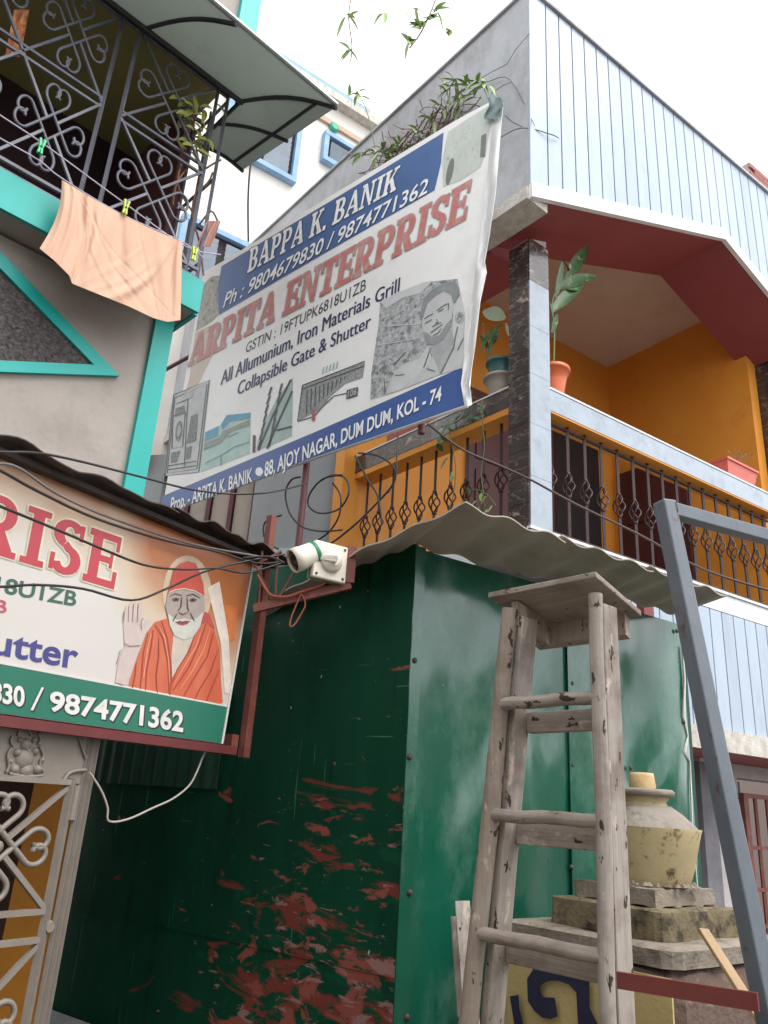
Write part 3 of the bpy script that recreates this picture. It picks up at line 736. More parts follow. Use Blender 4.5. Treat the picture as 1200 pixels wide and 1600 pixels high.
def lines(name, P, segs, off, m, parent, wd=1.5):
    o = None
    for k, pts in enumerate(segs):
        qs = strip_px(pts, wd); L_ = [qs[0][0]] + [q[1] for q in qs]; R_ = [qs[0][3]] + [q[2] for q in qs]; n_ = len(L_)
        o = obj(name, MB().add(pxpoly(P, L_ + R_, off + (k % 7) * .00012), [[i, i + 1, n_ + i + 1, n_ + i] for i in range(n_ - 1)]), m, parent)
    return o
def ell(cx, cy, rx, ry, n=20, a0=0, a1=360, rot=0):
    out = []
    for i in range(n + (0 if a1 - a0 == 360 else 1)):
        t = math.radians(a0 + (a1 - a0) * i / n); x, y = rx * math.cos(t), ry * math.sin(t); r = math.radians(rot)
        out.append((cx + x * math.cos(r) - y * math.sin(r), cy + x * math.sin(r) + y * math.cos(r)))
    return out
FONT_CACHE = {}
def font_polys(body, grow=0.0, space=1.0):
    k = (body, grow, space)
    if k in FONT_CACHE: return FONT_CACHE[k]
    cu = bpy.data.curves.new('t', 'FONT'); cu.body = body; cu.fill_mode = 'FRONT'; cu.offset = grow; cu.space_character = space; cu.resolution_u = 4
    o = bpy.data.objects.new('t', cu); COL.objects.link(o); bpy.context.view_layer.update()
    me = bpy.data.meshes.new_from_object(o.evaluated_get(bpy.context.evaluated_depsgraph_get()))
    vs = [(v.co.x, v.co.y) for v in me.vertices]; fs = [list(p.vertices) for p in me.polygons]
    bpy.data.objects.remove(o); bpy.data.curves.remove(cu); bpy.data.meshes.remove(me)
    FONT_CACHE[k] = (vs, fs); return vs, fs
def put_text(name, P, vs, fs, quad, off, m, parent, jitter=0, box=None, sh=(0, 0)):
    """quad px: TL, TR, BR, BL  -> bilinear in the sign's own plane"""
    TL, TR, BR, BL = [P.px(x + sh[0], y + sh[1], off) for x, y in quad]
    if box is None:
        xs = [v[0] for v in vs]; ys = [v[1] for v in vs]; box = (min(xs), min(ys), max(xs), max(ys))
    mb = MB(); out = []
    for x, y in vs:
        a = (x - box[0]) / (box[2] - box[0]); b = (y - box[1]) / (box[3] - box[1])
        out.append(lerp(lerp(BL, BR, a), lerp(TL, TR, a), b))
    mb.add(out, fs); 
    o = obj(name, mb, m, parent)
    return o
def text(name, P, body, quad, off, m, parent, grow=.012, shadow=None, cap=(0, .72), space=1.0, sh=(2, 2)):
    vs, fs = font_polys(body, grow, space); xs = [v[0] for v in vs]
    box = (min(xs), cap[0], max(xs), cap[1])
    if shadow: put_text('letter_shadow', P, vs, fs, quad, off, shadow, parent, box=box, sh=sh); off += .0012
    return put_text(name, P, vs, fs, quad, off, m, parent, box=box)
# ---- slab-serif letters drawn as polygons
def glyph(ch):
    R = lambda a, b, c, d: [(a, b), (c, b), (c, d), (a, d)]
    st, th, sf = .21, .13, .11
    def arc(cx, cy, ro, ri, a0, a1, kx=1.0, n=14):
        ps = []
        for i in range(n):
            t0, t1 = [math.radians(a0 + (a1 - a0) * (i + k) / n) for k in (0, 1)]
            ps.append([(cx + ro[0] * math.cos(t0), cy + ro[1] * math.sin(t0)), (cx + ro[0] * math.cos(t1), cy + ro[1] * math.sin(t1)),
                       (cx + ri[0] * math.cos(t1), cy + ri[1] * math.sin(t1)), (cx + ri[0] * math.cos(t0), cy + ri[1] * math.sin(t0))])
        return ps
    if ch == 'I': return .44, [R(.115, sf, .325, 1 - sf), R(0, 0, .44, sf), R(0, 1 - sf, .44, 1)]
    if ch == 'T': return .74, [R(.265, sf, .475, 1 - .15), R(.13, 0, .61, sf), R(0, .85, .74, 1), R(0, .68, .09, .85), R(.65, .68, .74, .85)]
    if ch == 'E': return .70, [R(.08, sf, .29, 1 - .13), R(0, 0, .70, .13), R(0, .87, .68, 1), R(.29, .44, .50, .56), R(.50, .36, .57, .64), R(.61, .13, .70, .32), R(.60, .70, .68, .87)]
    if ch in 'PR':
        g = [R(.08, sf, .29, 1 - .13), R(0, 0, .40 if ch == 'P' else .36, sf), R(0, .87, .42, 1), R(.29, .40, .42, .52)] + arc(.42, .70, (.30, .30), (.10, .175), -90, 90)
        if ch == 'R': g += [[(.36, .40), (.54, .43), (.72, .12), (.54, 0), (.50, .05)], R(.54, 0, .80, sf)]
        return (.74 if ch == 'P' else .80), g
    if ch == 'A': return .86, [[(.06, sf), (.17, sf), (.44, .78), (.37, 1), (.36, 1)], [(.37, 1), (.52, 1), (.82, sf), (.58, sf), (.42, .72)], R(.24, .28, .60, .39), R(0, 0, .30, sf), R(.50, 0, .86, sf)]
    if ch == 'N': return .86, [R(.10, sf, .22, .88), R(.64, .12, .76, 1 - sf), [(.06, 1), (.28, 1), (.76, 0), (.62, 0)], R(0, 0, .32, sf), R(.54, 1 - sf, .86, 1), R(0, 1 - sf, .10, 1)]
    if ch == 'S': return .64, arc(.32, .735, (.31, .265), (.10, .14), 20, 250) + arc(.32, .265, (.31, .265), (.10, .14), -160, 90) + [[(.30, .60), (.36, .40), (.32, .53), (.26, .47)], R(.52, .66, .61, .96), R(.02, .04, .11, .34), [(.215, .50), (.32, .60), (.44, .50), (.32, .40)]]
    if ch == 'B': return .76, [R(.08, sf, .29, 1 - .12), R(0, 0, .42, .12), R(0, .88, .40, 1), R(.29, .46, .42, .56)] + arc(.40, .74, (.28, .26), (.09, .145), -90, 90) + arc(.42, .27, (.32, .27), (.11, .15), -90, 90)
    if ch == 'K': return .86, [R(.08, sf, .29, 1 - sf), R(0, 0, .37, sf), R(0, 1 - sf, .37, 1), [(.29, .38), (.29, .54), (.60, .90), (.72, .90)], [(.36, .50), (.50, .64), (.80, sf), (.56, sf)], R(.52, 0, .86, sf), R(.50, 1 - sf, .82, 1)]
    if ch == '.': return .26, [R(.03, 0, .22, .19)]
    return .32, []
def serif(body, gap=.08):
    vs, fs, x = [], [], 0
    for ch in body:
        w, ps = glyph(ch)
        for p in ps:
            b = len(vs); vs += [(x + a, c) for a, c in p]; fs.append(list(range(b, b + len(p))))
        x += w + gap
    return vs, fs, x - gap
def serif_text(P, body, quad, off, m, parent, name='lettering', gap=.08, outline=None, ow=2.2):
    vs, fs, W = serif(body, gap); box = (0, 0, W, 1)
    def place(off0, m_, nm, sh, k):
        TL, TR, BR, BL = [P.px(x + sh[0], y + sh[1], off0) for x, y in quad]
        mb.add([], []) ; 
        for f in fs:
            pts = []
            for i in f:
                a, b = vs[i][0] / W, vs[i][1]; pts.append(lerp(lerp(BL, BR, a), lerp(TL, TR, a), b) + P.n * (.00004 * (k[0] % 25))); 
            k[0] += 1; mb.flat(pts)
    k = [0]
    if outline:
        mb = MB()
        for j in range(8): place(off, outline, '', (ow * math.cos(j * math.pi / 4), ow * math.sin(j * math.pi / 4)), k)
        obj('letter_outline', mb, outline, parent); off += .0014
    mb = MB(); k = [0]; place(off, m, name, (0, 0), k)
    return obj(name, mb, m, parent)

M_signface = bpy.data.materials.new('lower_sign_print'); M_signface.use_nodes = True
nt = M_signface.node_tree; N = nt.nodes; L = nt.links; b = N['Principled BSDF']; b.inputs['Roughness'].default_value = .35
tc = N.new('ShaderNodeTexCoord'); sx = N.new('ShaderNodeSeparateXYZ'); L.new(tc.outputs['Object'], sx.inputs[0])
no = N.new('ShaderNodeTexNoise'); no.inputs['Scale'].default_value = 3.5; L.new(tc.outputs['Object'], no.inputs['Vector'])
ma = N.new('ShaderNodeMath'); ma.operation = 'MULTIPLY_ADD'; ma.inputs[1].default_value = .35; L.new(no.outputs[0], ma.inputs[0]); L.new(sx.outputs['Z'], ma.inputs[2])
xr = N.new('ShaderNodeMapRange'); xr.inputs[1].default_value = .28; xr.inputs[2].default_value = .62; xr.inputs[4].default_value = .0; L.new(sx.outputs['X'], xr.inputs[0])
xm = N.new('ShaderNodeMapRange'); xm.inputs[1].default_value = -.38; xm.inputs[2].default_value = .0; xm.inputs[4].default_value = .34; L.new(sx.outputs['X'], xm.inputs[0])
ad = N.new('ShaderNodeMath'); ad.operation = 'ADD'; L.new(ma.outputs[0], ad.inputs[0]); L.new(xm.outputs[0], ad.inputs[1])
cr = N.new('ShaderNodeValToRGB'); E_ = cr.color_ramp.elements
E_[0].position = .62; E_[0].color = lin('c9c4bd'); E_[1].position = .98; E_[1].color = lin('b06a3c')
e = E_.new(.78); e.color = lin('c9b49a'); L.new(ad.outputs[0], cr.inputs[0]); L.new(cr.outputs[0], b.inputs['Base Color'])

LS = thing('shop_sign', 'lower shop signboard reading RISE with a bearded man in orange robes', 'sign', SP.sz(-.3, 1.77))
M_ls_edge = mat('sign_edge_white', 'd0ccc6', None, rough=.5)
zt, zbm = 2.49, 1.776
face = obj('sign_face', MB().prism([SP.sz(-2.1, zbm, -.03), SP.sz(-.042, zbm, -.03), SP.sz(.004, zt, -.03), SP.sz(-2.1, zt, -.03)], SP.n * .03), M_signface, LS, rot=55.9)
obj('edge_strip', MB().prism([SP.sz(-.050, zbm, .0005), SP.sz(-.041, zbm, .0005), SP.sz(.005, zt, .0005), SP.sz(-.004, zt, .0005)], SP.n * .004), M_ls_edge, LS)
band = obj('green_band', MB().prism([SP.sz(-2.1, zbm + .002, .001), SP.sz(-.052, zbm + .002, .001), SP.sz(-.044, 1.908, .001), SP.sz(-2.1, 1.908, .001)], SP.n * .002), mat('sign_green', '1f6a55', '236f5a', 3, .4), LS)
obj('band_rule', MB().prism([SP.sz(-2.1, 1.909, .001), SP.sz(-.044, 1.909, .001), SP.sz(-.044, 1.915, .001), SP.sz(-2.1, 1.915, .001)], SP.n * .002), M_ls_edge, LS)
W_ = ink('d8d5d0'); DK = ink('1d2b26')
text('phone_number', SP, '9874771362', [(79, 1079), (288, 1112), (286, 1143), (76, 1109)], .0045, W_, band, .03, DK)
text('phone_number', SP, '/', [(58, 1072), (69, 1074), (60, 1110), (48, 1108)], .0045, W_, band, .02, DK)
text('phone_number', SP, '9804679830', [(-155, 1040), (39, 1073), (38, 1104), (-158, 1067)], .0045, W_, band, .03, DK)
RD = mat('sign_red', 'b0323e', 'b83c46', 6, .4); CRM = ink('d9cfb4')
serif_text(SP, 'RISE', [(-32, 762), (192, 841), (178, 921), (-50, 853)], .0015, RD, face, outline=CRM, ow=3)
serif_text(SP, 'ENTERP', [(-420, 625), (-42, 758), (-62, 850), (-440, 738)], .0015, RD, face, outline=CRM, ow=3)
text('registration_number', SP, '19FTUPK6818U1ZB', [(-250, 852), (122, 924), (118, 947), (-254, 878)], .0015, ink('2f5a48'), face, .02)
text('lettering', SP, 'B', [(-4, 936), (12, 938), (10, 958), (-6, 956)], .0015, ink('b84a5c'), face, .02)
text('lettering', SP, 'Shutter', [(-82, 966), (125, 1004), (120, 1045), (-88, 1006)], .0015, ink('3d3a7c'), face, .02)
# printed portrait
T = lambda pts: tr(pts, 4.848, 180, 840)
PT = decal('portrait_print', SP, [T(ell(545, 420, 185, 285, 28))], .0012, ink('c7ad94'), LS)
o1 = .0022
decal('glow', SP, [T([(700, 380), (790, 330), (860, 760), (880, 1180), (830, 1180), (800, 800)])], o1 - .0004, ink('d9cdbf'), PT)
decal('glow', SP, [T([(790, 500), (930, 520), (905, 780), (860, 780)])], o1 - .0008, ink('c8733c'), PT)
decal('robe', SP, [T([(395, 612), (300, 640), (240, 720), (190, 850), (130, 1000), (95, 1150), (250, 1185), (420, 1212), (600, 1245), (760, 1272), (815, 1250), (800, 1050), (795, 850), (745, 690), (690, 640), (600, 700), (520, 760), (440, 740)])], o1, mat('print_orange', 'bd5638', 'c76a48', 14, .4, stretch=(1, 1, .5)), PT)
decal('chest', SP, [T([(440, 740), (600, 735), (540, 880), (432, 1060), (425, 900)])], o1 + .0008, ink('bdb0a2'), PT)
lines('robe_fold', SP, [T(p) for p in ([(300, 660), (360, 760), (400, 950), (410, 1190)], [(350, 630), (395, 760), (420, 950), (425, 1100), (415, 1195)], [(610, 720), (560, 860), (470, 1000), (430, 1100)], [(690, 650), (640, 800), (560, 980), (440, 1160)], [(250, 720), (215, 870), (200, 1040), (190, 1150)],
      [(290, 700), (270, 850), (240, 1000), (230, 1160)], [(745, 720), (700, 900), (600, 1060), (520, 1200)], [(780, 850), (720, 1020), (640, 1150), (600, 1230)], [(790, 1000), (740, 1120), (690, 1240)], [(160, 950), (150, 1050), (130, 1140)], [(330, 760), (330, 900), (310, 1050), (320, 1180)])], o1 + .0008, ink('96392c'), PT, [1.2, 2.0, 2.0, 1.2, 1.2])
lines('robe_fold', SP, [T(p) for p in ([(320, 650), (375, 760), (405, 930), (412, 1100)], [(660, 680), (610, 830), (520, 980), (440, 1120)], [(720, 690), (670, 850), (590, 1000), (490, 1150)], [(270, 730), (240, 870), (215, 1060)])], o1 + .0012, ink('d98a68'), PT, [1, 1.8, 1.8, 1])
decal('shawl', SP, [T([(680, 560), (720, 580), (755, 690), (690, 640), (640, 660)])], o1 + .0004, ink('b04a44'), PT)
decal('face', SP, [T([(400, 420), (382, 520), (410, 650), (450, 740), (520, 772), (590, 750), (648, 650), (680, 540), (672, 430), (600, 400), (520, 385), (450, 395)])], o1 + .0016, mat('print_skin', '9a8f88', 'a89a90', 18, .4), PT)
decal('beard', SP, [T([(398, 570), (440, 610), (470, 622), (520, 612), (570, 622), (620, 610), (668, 560), (645, 670), (592, 750), (520, 774), (450, 744), (412, 660)])], o1 + .0024, mat('print_beard', 'c6c4ba', 'b4b4aa', 30, .4), PT)
decal('headcloth', SP, [T([(398, 430), (425, 320), (445, 240), (490, 195), (550, 178), (610, 195), (640, 260), (668, 350), (676, 440), (610, 402), (525, 384), (455, 396)])], o1 + .0024, mat('print_headcloth', 'c2523e', 'ad4438', 12, .4), PT)
lines('headcloth_edge', SP, [T([(405, 418), (450, 396), (520, 386), (600, 402), (660, 436)])], o1 + .0034, ink('d9c6b4'), PT, 1.4)
lines('face_line', SP, [T(p) for p in ([(412, 446), (455, 424), (506, 438)], [(540, 440), (592, 428), (642, 456)], [(505, 450), (500, 520), (478, 555)], [(545, 450), (550, 530), (560, 560)], [(480, 565), (512, 582), (552, 566)], [(470, 575), (440, 630)], [(570, 570), (600, 630)], [(455, 640), (510, 648), (570, 634)])], o1 + .0034, ink('4c3a38'), PT, [1.0, 1.8, 1.0])
decal('eye', SP, [T(ell(460, 468, 27, 14, 12)), T(ell(590, 472, 27, 14, 12))], o1 + .003, ink('6b4a46'), PT)
decal('pupil', SP, [T(ell(462, 468, 9, 9, 10)), T(ell(588, 472, 9, 9, 10))], o1 + .0038, ink('241a1a'), PT)
decal('mouth', SP, [T([(457, 640), (490, 628), (512, 634), (532, 628), (568, 634), (545, 656), (510, 667), (478, 658)])], o1 + .003, ink('a8474e'), PT)
HND = decal('raised_hand', SP, [T([(60, 640), (208, 640), (222, 740), (190, 826), (70, 826)]), T([(190, 700), (240, 618), (272, 632), (222, 745)]), T([(62, 832), (188, 836), (140, 980), (95, 1120), (0, 1098), (20, 960)])], o1 - .0002, mat('print_pale_skin', 'c8b8b0', 'bdaaa4', 20, .4), PT)
decal('finger', SP, [T(p) for p in ([(68, 640), (72, 560), (84, 520), (98, 525), (96, 640)], [(100, 640), (106, 510), (118, 488), (132, 500), (128, 640)], [(134, 640), (142, 500), (154, 484), (168, 498), (164, 640)], [(170, 640), (178, 505), (192, 490), (206, 505), (202, 640)])], o1 - .0002, mat('print_pale_skin', ''), HND)
lines('hand_line', SP, [T(p) for p in ([(99, 640), (103, 520)], [(131, 640), (137, 510)], [(167, 640), (173, 505)], [(60, 640), (66, 560)], [(200, 700), (196, 640), (215, 610)], [(70, 800), (110, 822), (190, 815)], [(0, 1100), (60, 1122)], [(10, 960), (40, 850)])], o1 + .0006, ink('7d6a66'), PT, 1.0)
# frame behind the sign
mb = MB()
mb.bar(SP.sz(-2.1, 1.757, -.012), SP.sz(.03, 1.757, -.012), .04, .03)
obj('bottom_rail', mb, mat('maroon_angle_steel', '5c2426', '6b2c2a', 8, .55), LS)
p1 = SP.px(400, 945, -.06); p2 = SP.px(372, 1168, -.06)
obj('end_post', MB().box(V((p1.x, p1.y, 1.74)), SP.u * .035, SP.n * .03, (0, 0, 1.0)), M_rust, LS)
obj('foot_bracket', MB().box(SP.sz(-.05, 1.742, -.06), SP.u * .09, SP.n * .06, (0, 0, .012)).box(SP.sz(.012, 1.756, -.055), SP.u * .035, SP.n * .05, (0, 0, .06)), M_rust, LS)

# tin roof over the sign
M_tin = mat('dark_rusted_tin', '4e4541', '3a322f', 8, .75, metal=.2, bump=.3, bscale=30, c3='5b4a42', s3=5)
TR = thing('tin_roof', 'dark corrugated tin lean-to roof just above the lower signboard', 'roof', SP.sz(-.5, 2.5))
z0 = 2.512
for a, b, k in ((-2.2, -.50, 6), (-.515, .17, 2.6)):
    f2 = lambda x, y, a=a, b=b: (lerp(SP.sz(lerp(a, b, x), z0 + .012 * (a > -1), .10), SP.sz(lerp(a, b, x), z0 + .05, -.34), y) + V((0, 0, -.03 * max(0, lerp(a, b, x)) )), V((0, 0, 1)))
    def g_(x, y, f2=f2, k=k):
        p, nn = f2(x, y); c = math.cos(2 * math.pi * k * x + 1.2)
        return p + V((0, 0, .013 * (max(c, -.2) ** 1) + .006 * math.sin(x * 31)))
    obj('tin_sheet', MB().grid(g_, 70, 6, True, (0, 0, .004)), M_tin, TR)
q = [SP.sz(-.3, 2.53, -.1), SP.sz(.1, 2.47, -.1), KL(1.0, .03, 2.345), KL(2.7, .03, 2.345), V((-1.06, 3.17, 2.50))]
obj('unseen_shade_sheet', MB().prism(q, (0, 0, .004)), M_tin, TR)  # hidden sheet added to darken the alley end of the kiosk
obj('purlin', MB().bar(SP.sz(-2.2, 2.498, .03), SP.sz(.1, 2.496, .03), .03, .016), M_tin, TR)

# ================================================================== GATE
GP = Plane(V((-.877, 2.606, 0)), 55.9)
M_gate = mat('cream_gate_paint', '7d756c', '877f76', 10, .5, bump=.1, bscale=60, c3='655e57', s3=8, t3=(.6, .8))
GT = thing('iron_gate', 'cream iron gate with heart scrolls and an embossed top panel under the lower sign', 'gate', GP.sz(-.4, 0))
gg = lambda s_, z_: GP.sz(s_, z_)
mb = MB()
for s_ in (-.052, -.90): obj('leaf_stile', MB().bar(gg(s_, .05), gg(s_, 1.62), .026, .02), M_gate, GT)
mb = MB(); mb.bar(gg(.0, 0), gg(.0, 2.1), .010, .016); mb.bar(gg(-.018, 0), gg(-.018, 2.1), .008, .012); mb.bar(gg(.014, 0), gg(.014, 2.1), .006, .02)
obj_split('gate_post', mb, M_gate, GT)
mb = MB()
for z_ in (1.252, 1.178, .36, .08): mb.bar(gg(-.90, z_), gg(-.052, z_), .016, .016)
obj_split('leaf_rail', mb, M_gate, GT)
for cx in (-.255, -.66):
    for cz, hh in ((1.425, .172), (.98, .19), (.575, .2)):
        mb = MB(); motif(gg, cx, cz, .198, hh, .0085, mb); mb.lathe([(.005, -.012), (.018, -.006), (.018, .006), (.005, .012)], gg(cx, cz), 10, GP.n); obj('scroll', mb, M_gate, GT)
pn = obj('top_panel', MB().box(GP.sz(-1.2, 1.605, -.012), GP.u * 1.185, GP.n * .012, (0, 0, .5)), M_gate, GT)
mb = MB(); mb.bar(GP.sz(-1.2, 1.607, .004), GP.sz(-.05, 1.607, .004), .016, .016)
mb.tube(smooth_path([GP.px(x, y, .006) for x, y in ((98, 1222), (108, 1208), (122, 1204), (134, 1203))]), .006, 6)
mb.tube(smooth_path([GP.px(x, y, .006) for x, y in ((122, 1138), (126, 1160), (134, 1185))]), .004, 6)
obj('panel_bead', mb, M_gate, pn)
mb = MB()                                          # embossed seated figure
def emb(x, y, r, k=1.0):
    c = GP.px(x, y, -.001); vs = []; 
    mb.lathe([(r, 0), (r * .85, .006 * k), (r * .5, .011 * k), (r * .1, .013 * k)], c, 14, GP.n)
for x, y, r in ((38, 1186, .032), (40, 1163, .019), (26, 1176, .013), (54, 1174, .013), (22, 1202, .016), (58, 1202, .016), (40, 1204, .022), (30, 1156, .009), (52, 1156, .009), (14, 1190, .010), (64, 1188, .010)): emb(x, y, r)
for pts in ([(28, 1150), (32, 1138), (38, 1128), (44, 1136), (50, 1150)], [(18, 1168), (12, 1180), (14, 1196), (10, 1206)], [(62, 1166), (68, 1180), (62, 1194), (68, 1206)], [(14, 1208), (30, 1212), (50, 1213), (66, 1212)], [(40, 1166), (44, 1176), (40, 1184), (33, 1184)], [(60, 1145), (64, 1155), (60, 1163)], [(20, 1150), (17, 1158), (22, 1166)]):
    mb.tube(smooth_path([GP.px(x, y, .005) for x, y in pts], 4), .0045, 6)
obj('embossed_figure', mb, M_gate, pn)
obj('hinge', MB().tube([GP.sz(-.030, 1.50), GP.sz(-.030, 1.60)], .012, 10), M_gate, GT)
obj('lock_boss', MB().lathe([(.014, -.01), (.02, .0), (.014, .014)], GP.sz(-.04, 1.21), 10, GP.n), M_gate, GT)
mbp = MB().box(at(38, 1300, 3.5) * 1 - V((0, 0, at(38, 1300, 3.5).z)), (.15, 0, 0), (0, .09, 0), (0, 0, 2.2))
obj('passage_pillar', mbp, mat('ochre_paint', 'b07420', 'a0681c', 4, .6), LHo)

# ================================================================== LADDER
LS0 = V((.615, 2.112, 0)); LA = 130.6; la = ang(LA); lb = V((la.y, -la.x, 0))
def LD(a, b, z_): q = LS0 + la * a + lb * b; return V((q.x, q.y, z_))
def wood(name, c1, c2, st):
    M = bpy.data.materials.new(name); M.use_nodes = True; nt = M.node_tree; N = nt.nodes; L = nt.links; b = N['Principled BSDF']; b.inputs['Roughness'].default_value = .82
    tc = N.new('ShaderNodeTexCoord')
    def noise(sc, stv, det=8, ro=.65):
        mp = N.new('ShaderNodeMapping'); mp.inputs['Scale'].default_value = stv; L.new(tc.outputs['Object'], mp.inputs[0])
        x = N.new('ShaderNodeTexNoise'); x.inputs['Scale'].default_value = sc; x.inputs['Detail'].default_value = det; x.inputs['Roughness'].default_value = ro; L.new(mp.outputs[0], x.inputs['Vector']); return x.outputs[0]
    def ramp(src, a, c, ca=(0, 0, 0, 1), cb=(1, 1, 1, 1)):
        r = N.new('ShaderNodeValToRGB'); r.color_ramp.elements[0].position = a; r.color_ramp.elements[1].position = c; r.color_ramp.elements[0].color = ca; r.color_ramp.elements[1].color = cb; L.new(src, r.inputs[0]); return r.outputs[0]
    def mix(f, a, c):
        x = N.new('ShaderNodeMix'); x.data_type = 'RGBA'; L.new(f, x.inputs[0]); L.new(a, x.inputs[6]); x.inputs[7].default_value = lin(c); return x.outputs[2]
    gr = noise(70, st, 6)
    col = ramp(gr, .3, .72, lin(c1), lin(c2))
    col = mix(ramp(noise(5, (1, 1, 1)), .48, .72), col, '6f6054')
    col = mix(ramp(noise(14, tuple(.35 + .65 * v for v in st)), .60, .66), col, 'c4b6a6')
    col = mix(ramp(noise(33, tuple(.4 + .6 * v for v in st), 3), .635, .66), col, '3c2c24')
    col = mix(ramp(noise(16, tuple(.4 + .6 * v for v in st), 5), .70, .72), col, '7c3c30')
    L.new(col, b.inputs['Base Color'])
    bp = N.new('ShaderNodeBump'); bp.inputs['Strength'].default_value = .6; bp.inputs['Distance'].default_value = .006; L.new(gr, bp.inputs['Height']); L.new(bp.outputs[0], b.inputs['Normal'])
    return M
M_lad = wood('paint_spattered_wood', '8a7c6e', 'a5978a', (1, 1, .07)); M_lad2 = wood('pale_weathered_wood', '928980', 'aea59b', (1, 1, .07)); M_rung = wood('rung_wood', '8b7f74', 'a69b8f', (.07, 1, 1))
LDo = thing('step_ladder', 'worn wooden step ladder spattered with paint standing before the green kiosk', 'ladder', (LS0.x, LS0.y, 0))
al = lambda z_: .585 - z_ * .1225          # left rail
ar = lambda z_: .018 - (z_ - 1) * .006
zs = [0, .4, .8, 1.2, 1.6, 2.0, 2.19]
def rail(f, b, r):
    return MB().tube([LD(f(z_) + .003 * math.sin(z_ * 7), b(z_) if callable(b) else b, z_) for z_ in zs], [r * (1.12 - .08 * z_ + .03 * math.sin(z_ * 9 + b * 5 if not callable(b) else z_ * 5)) for z_ in zs], 12)
obj('front_rail', rail(al, 0.0, .026), M_lad, LDo); obj('front_rail', rail(ar, 0.0, .020), M_lad2, LDo)
for f, dx, b0 in ((al, -.022, .058), (ar, .008, .062)):
    mb = MB()
    for zA, zB in zip(zs[:-1], zs[1:]):
        pass
    A_ = LD(f(0) + dx, b0 + .02, 0); B_ = LD(f(2.17) + dx, b0, 2.17)
    mb.bar(A_, B_, .028, .072, la.cross(V((0, 0, 1)))); obj('rear_leg', mb, M_lad2, LDo, bevel=.004)
rz = [1.902, 1.592, 1.285, .975, .665, .355]
for i, z_ in enumerate(rz):
    p, q = LD(al(z_) + .012, -.004, z_), LD(ar(z_) - .012, .0, z_ + .004)
    obj('rung', MB().tube([lerp(p, q, t / 6) + V((0, 0, .002 * math.sin(t * 2 + i))) for t in range(7)], .0185, 10), M_rung, LDo, rot=LA)
    mb = MB().bar(LD(al(z_) - .03, .095, z_ - .045), LD(ar(z_), .095, z_ - .041), .03, .06); obj('rear_batten', mb, M_rung, LDo, rot=LA, bevel=.003)
# tilted platform board
q = [LD(-.005, -.02, 2.232), LD(.392, -.02, 2.232), LD(.392, .21, 2.165), LD(-.005, .21, 2.165)]
obj('platform', MB().prism(q, (0, 0, .017)), M_rung, LDo, rot=LA, bevel=.003)
obj('platform_bearer', MB().prism([LD(.30, .015, 2.14), LD(.325, .015, 2.14), LD(.325, .2, 2.10), LD(.30, .2, 2.10)], (0, 0, .075)), M_lad, LDo)
obj('platform_bearer', MB().prism([LD(.03, .2, 2.10), LD(.36, .2, 2.10), LD(.36, .175, 2.11), LD(.03, .175, 2.11)], (0, 0, .065)), M_lad, LDo)

# ================================================================== PEDESTAL WITH URN
PC = at(1054, 1500, 2.7); PC.z = 0; PWA, PUA = 131.0, 37.0
pw, pu = ang(PWA), ang(PUA)
def PD(a, b, z_): return V((PC.x, PC.y, z_)) + pw * a + pu * b
M_moss = mat('mossy_concrete', '8f8578', '776d60', 14, .95, bump=.5, bscale=60, c3='544b40', s3=12, t3=(.52, .68), bdist=.01)
M_mossy2 = mat('mossy_yellow_plaster', '7d7154', '665b46', 18, .95, bump=.5, bscale=60, c3='3c3429', s3=12, t3=(.5, .62), bdist=.01)
M_yel = mat('worn_yellow_paint', 'b09c66', 'bba872', 4, .7, bump=.25, bscale=40, c3='6b5a34', s3=9, t3=(.66, .74))
M_rawb = mat('raw_brick_plaster', '6b584e', '5c4a42', 12, .95, bump=.6, bscale=45, c3='8d7a6e', s3=12, bdist=.012)
PDo = thing('stepped_pedestal', 'stepped concrete pedestal with mossy tiers and a yellow painted side behind the ladder', 'pedestal', PD(.3, .3, 0))
def rough_block(a0, a1, b0, b1, z0, z1, amp, seed):
    rnd = random.Random(seed); mb = MB(); n_ = 14
    bm = bmesh.new(); bmesh.ops.create_cube(bm, size=1)
    bmesh.ops.subdivide_edges(bm, edges=bm.edges[:], cuts=n_, use_grid_fill=True)
    for v in bm.verts:
        x, y, z_ = v.co.x + .5, v.co.y + .5, v.co.z + .5
        h = math.sin(x * 17 + seed) * math.sin(y * 13 - seed) + math.sin(z_ * 3 + x * 9 + seed * 2) + rnd.uniform(-.12, .12)
        edge = sum(1 for c in (x, y, z_) if c < .02 or c > .98)
        d = amp * (h * .5 - (1.5 + math.sin(x * 23 + seed) + math.sin(y * 19 + seed) if edge > 1 else 0))
        v.co = V((lerp(a0, a1, x), lerp(b0, b1, y), lerp(z0, z1, z_)))
        cen = V(((a0 + a1) / 2, (b0 + b1) / 2, (z0 + z1) / 2)); 
        dirv = V((0 if 0.02 < x < .98 else (x - .5) * 2, 0 if .02 < y < .98 else (y - .5) * 2, 0 if .02 < z_ < .98 else (z_ - .5) * 2))
        v.co += dirv * d
    bm.verts.index_update()
    vs = [PD(v.co.x, v.co.y, v.co.z) for v in bm.verts]; fs = [[v.index for v in f.verts] for f in bm.faces]; bm.free()
    return MB().add(vs, fs)
obj('base_block', rough_block(0, .68, 0, .72, 0, 1.20, .006, 1), M_rawb, PDo, bevel=0)
obj('lower_tier', rough_block(.0, .66, .0, .70, 1.2, 1.255, .005, 2), M_moss, PDo)
obj('middle_tier', rough_block(.10, .54, .11, .57, 1.25, 1.345, .005, 3), M_mossy2, PDo)
obj('upper_tier', rough_block(.16, .48, .17, .52, 1.345, 1.40, .004, 4), M_moss, PDo)
YP = Plane(PD(0, -.02, 0), PWA)
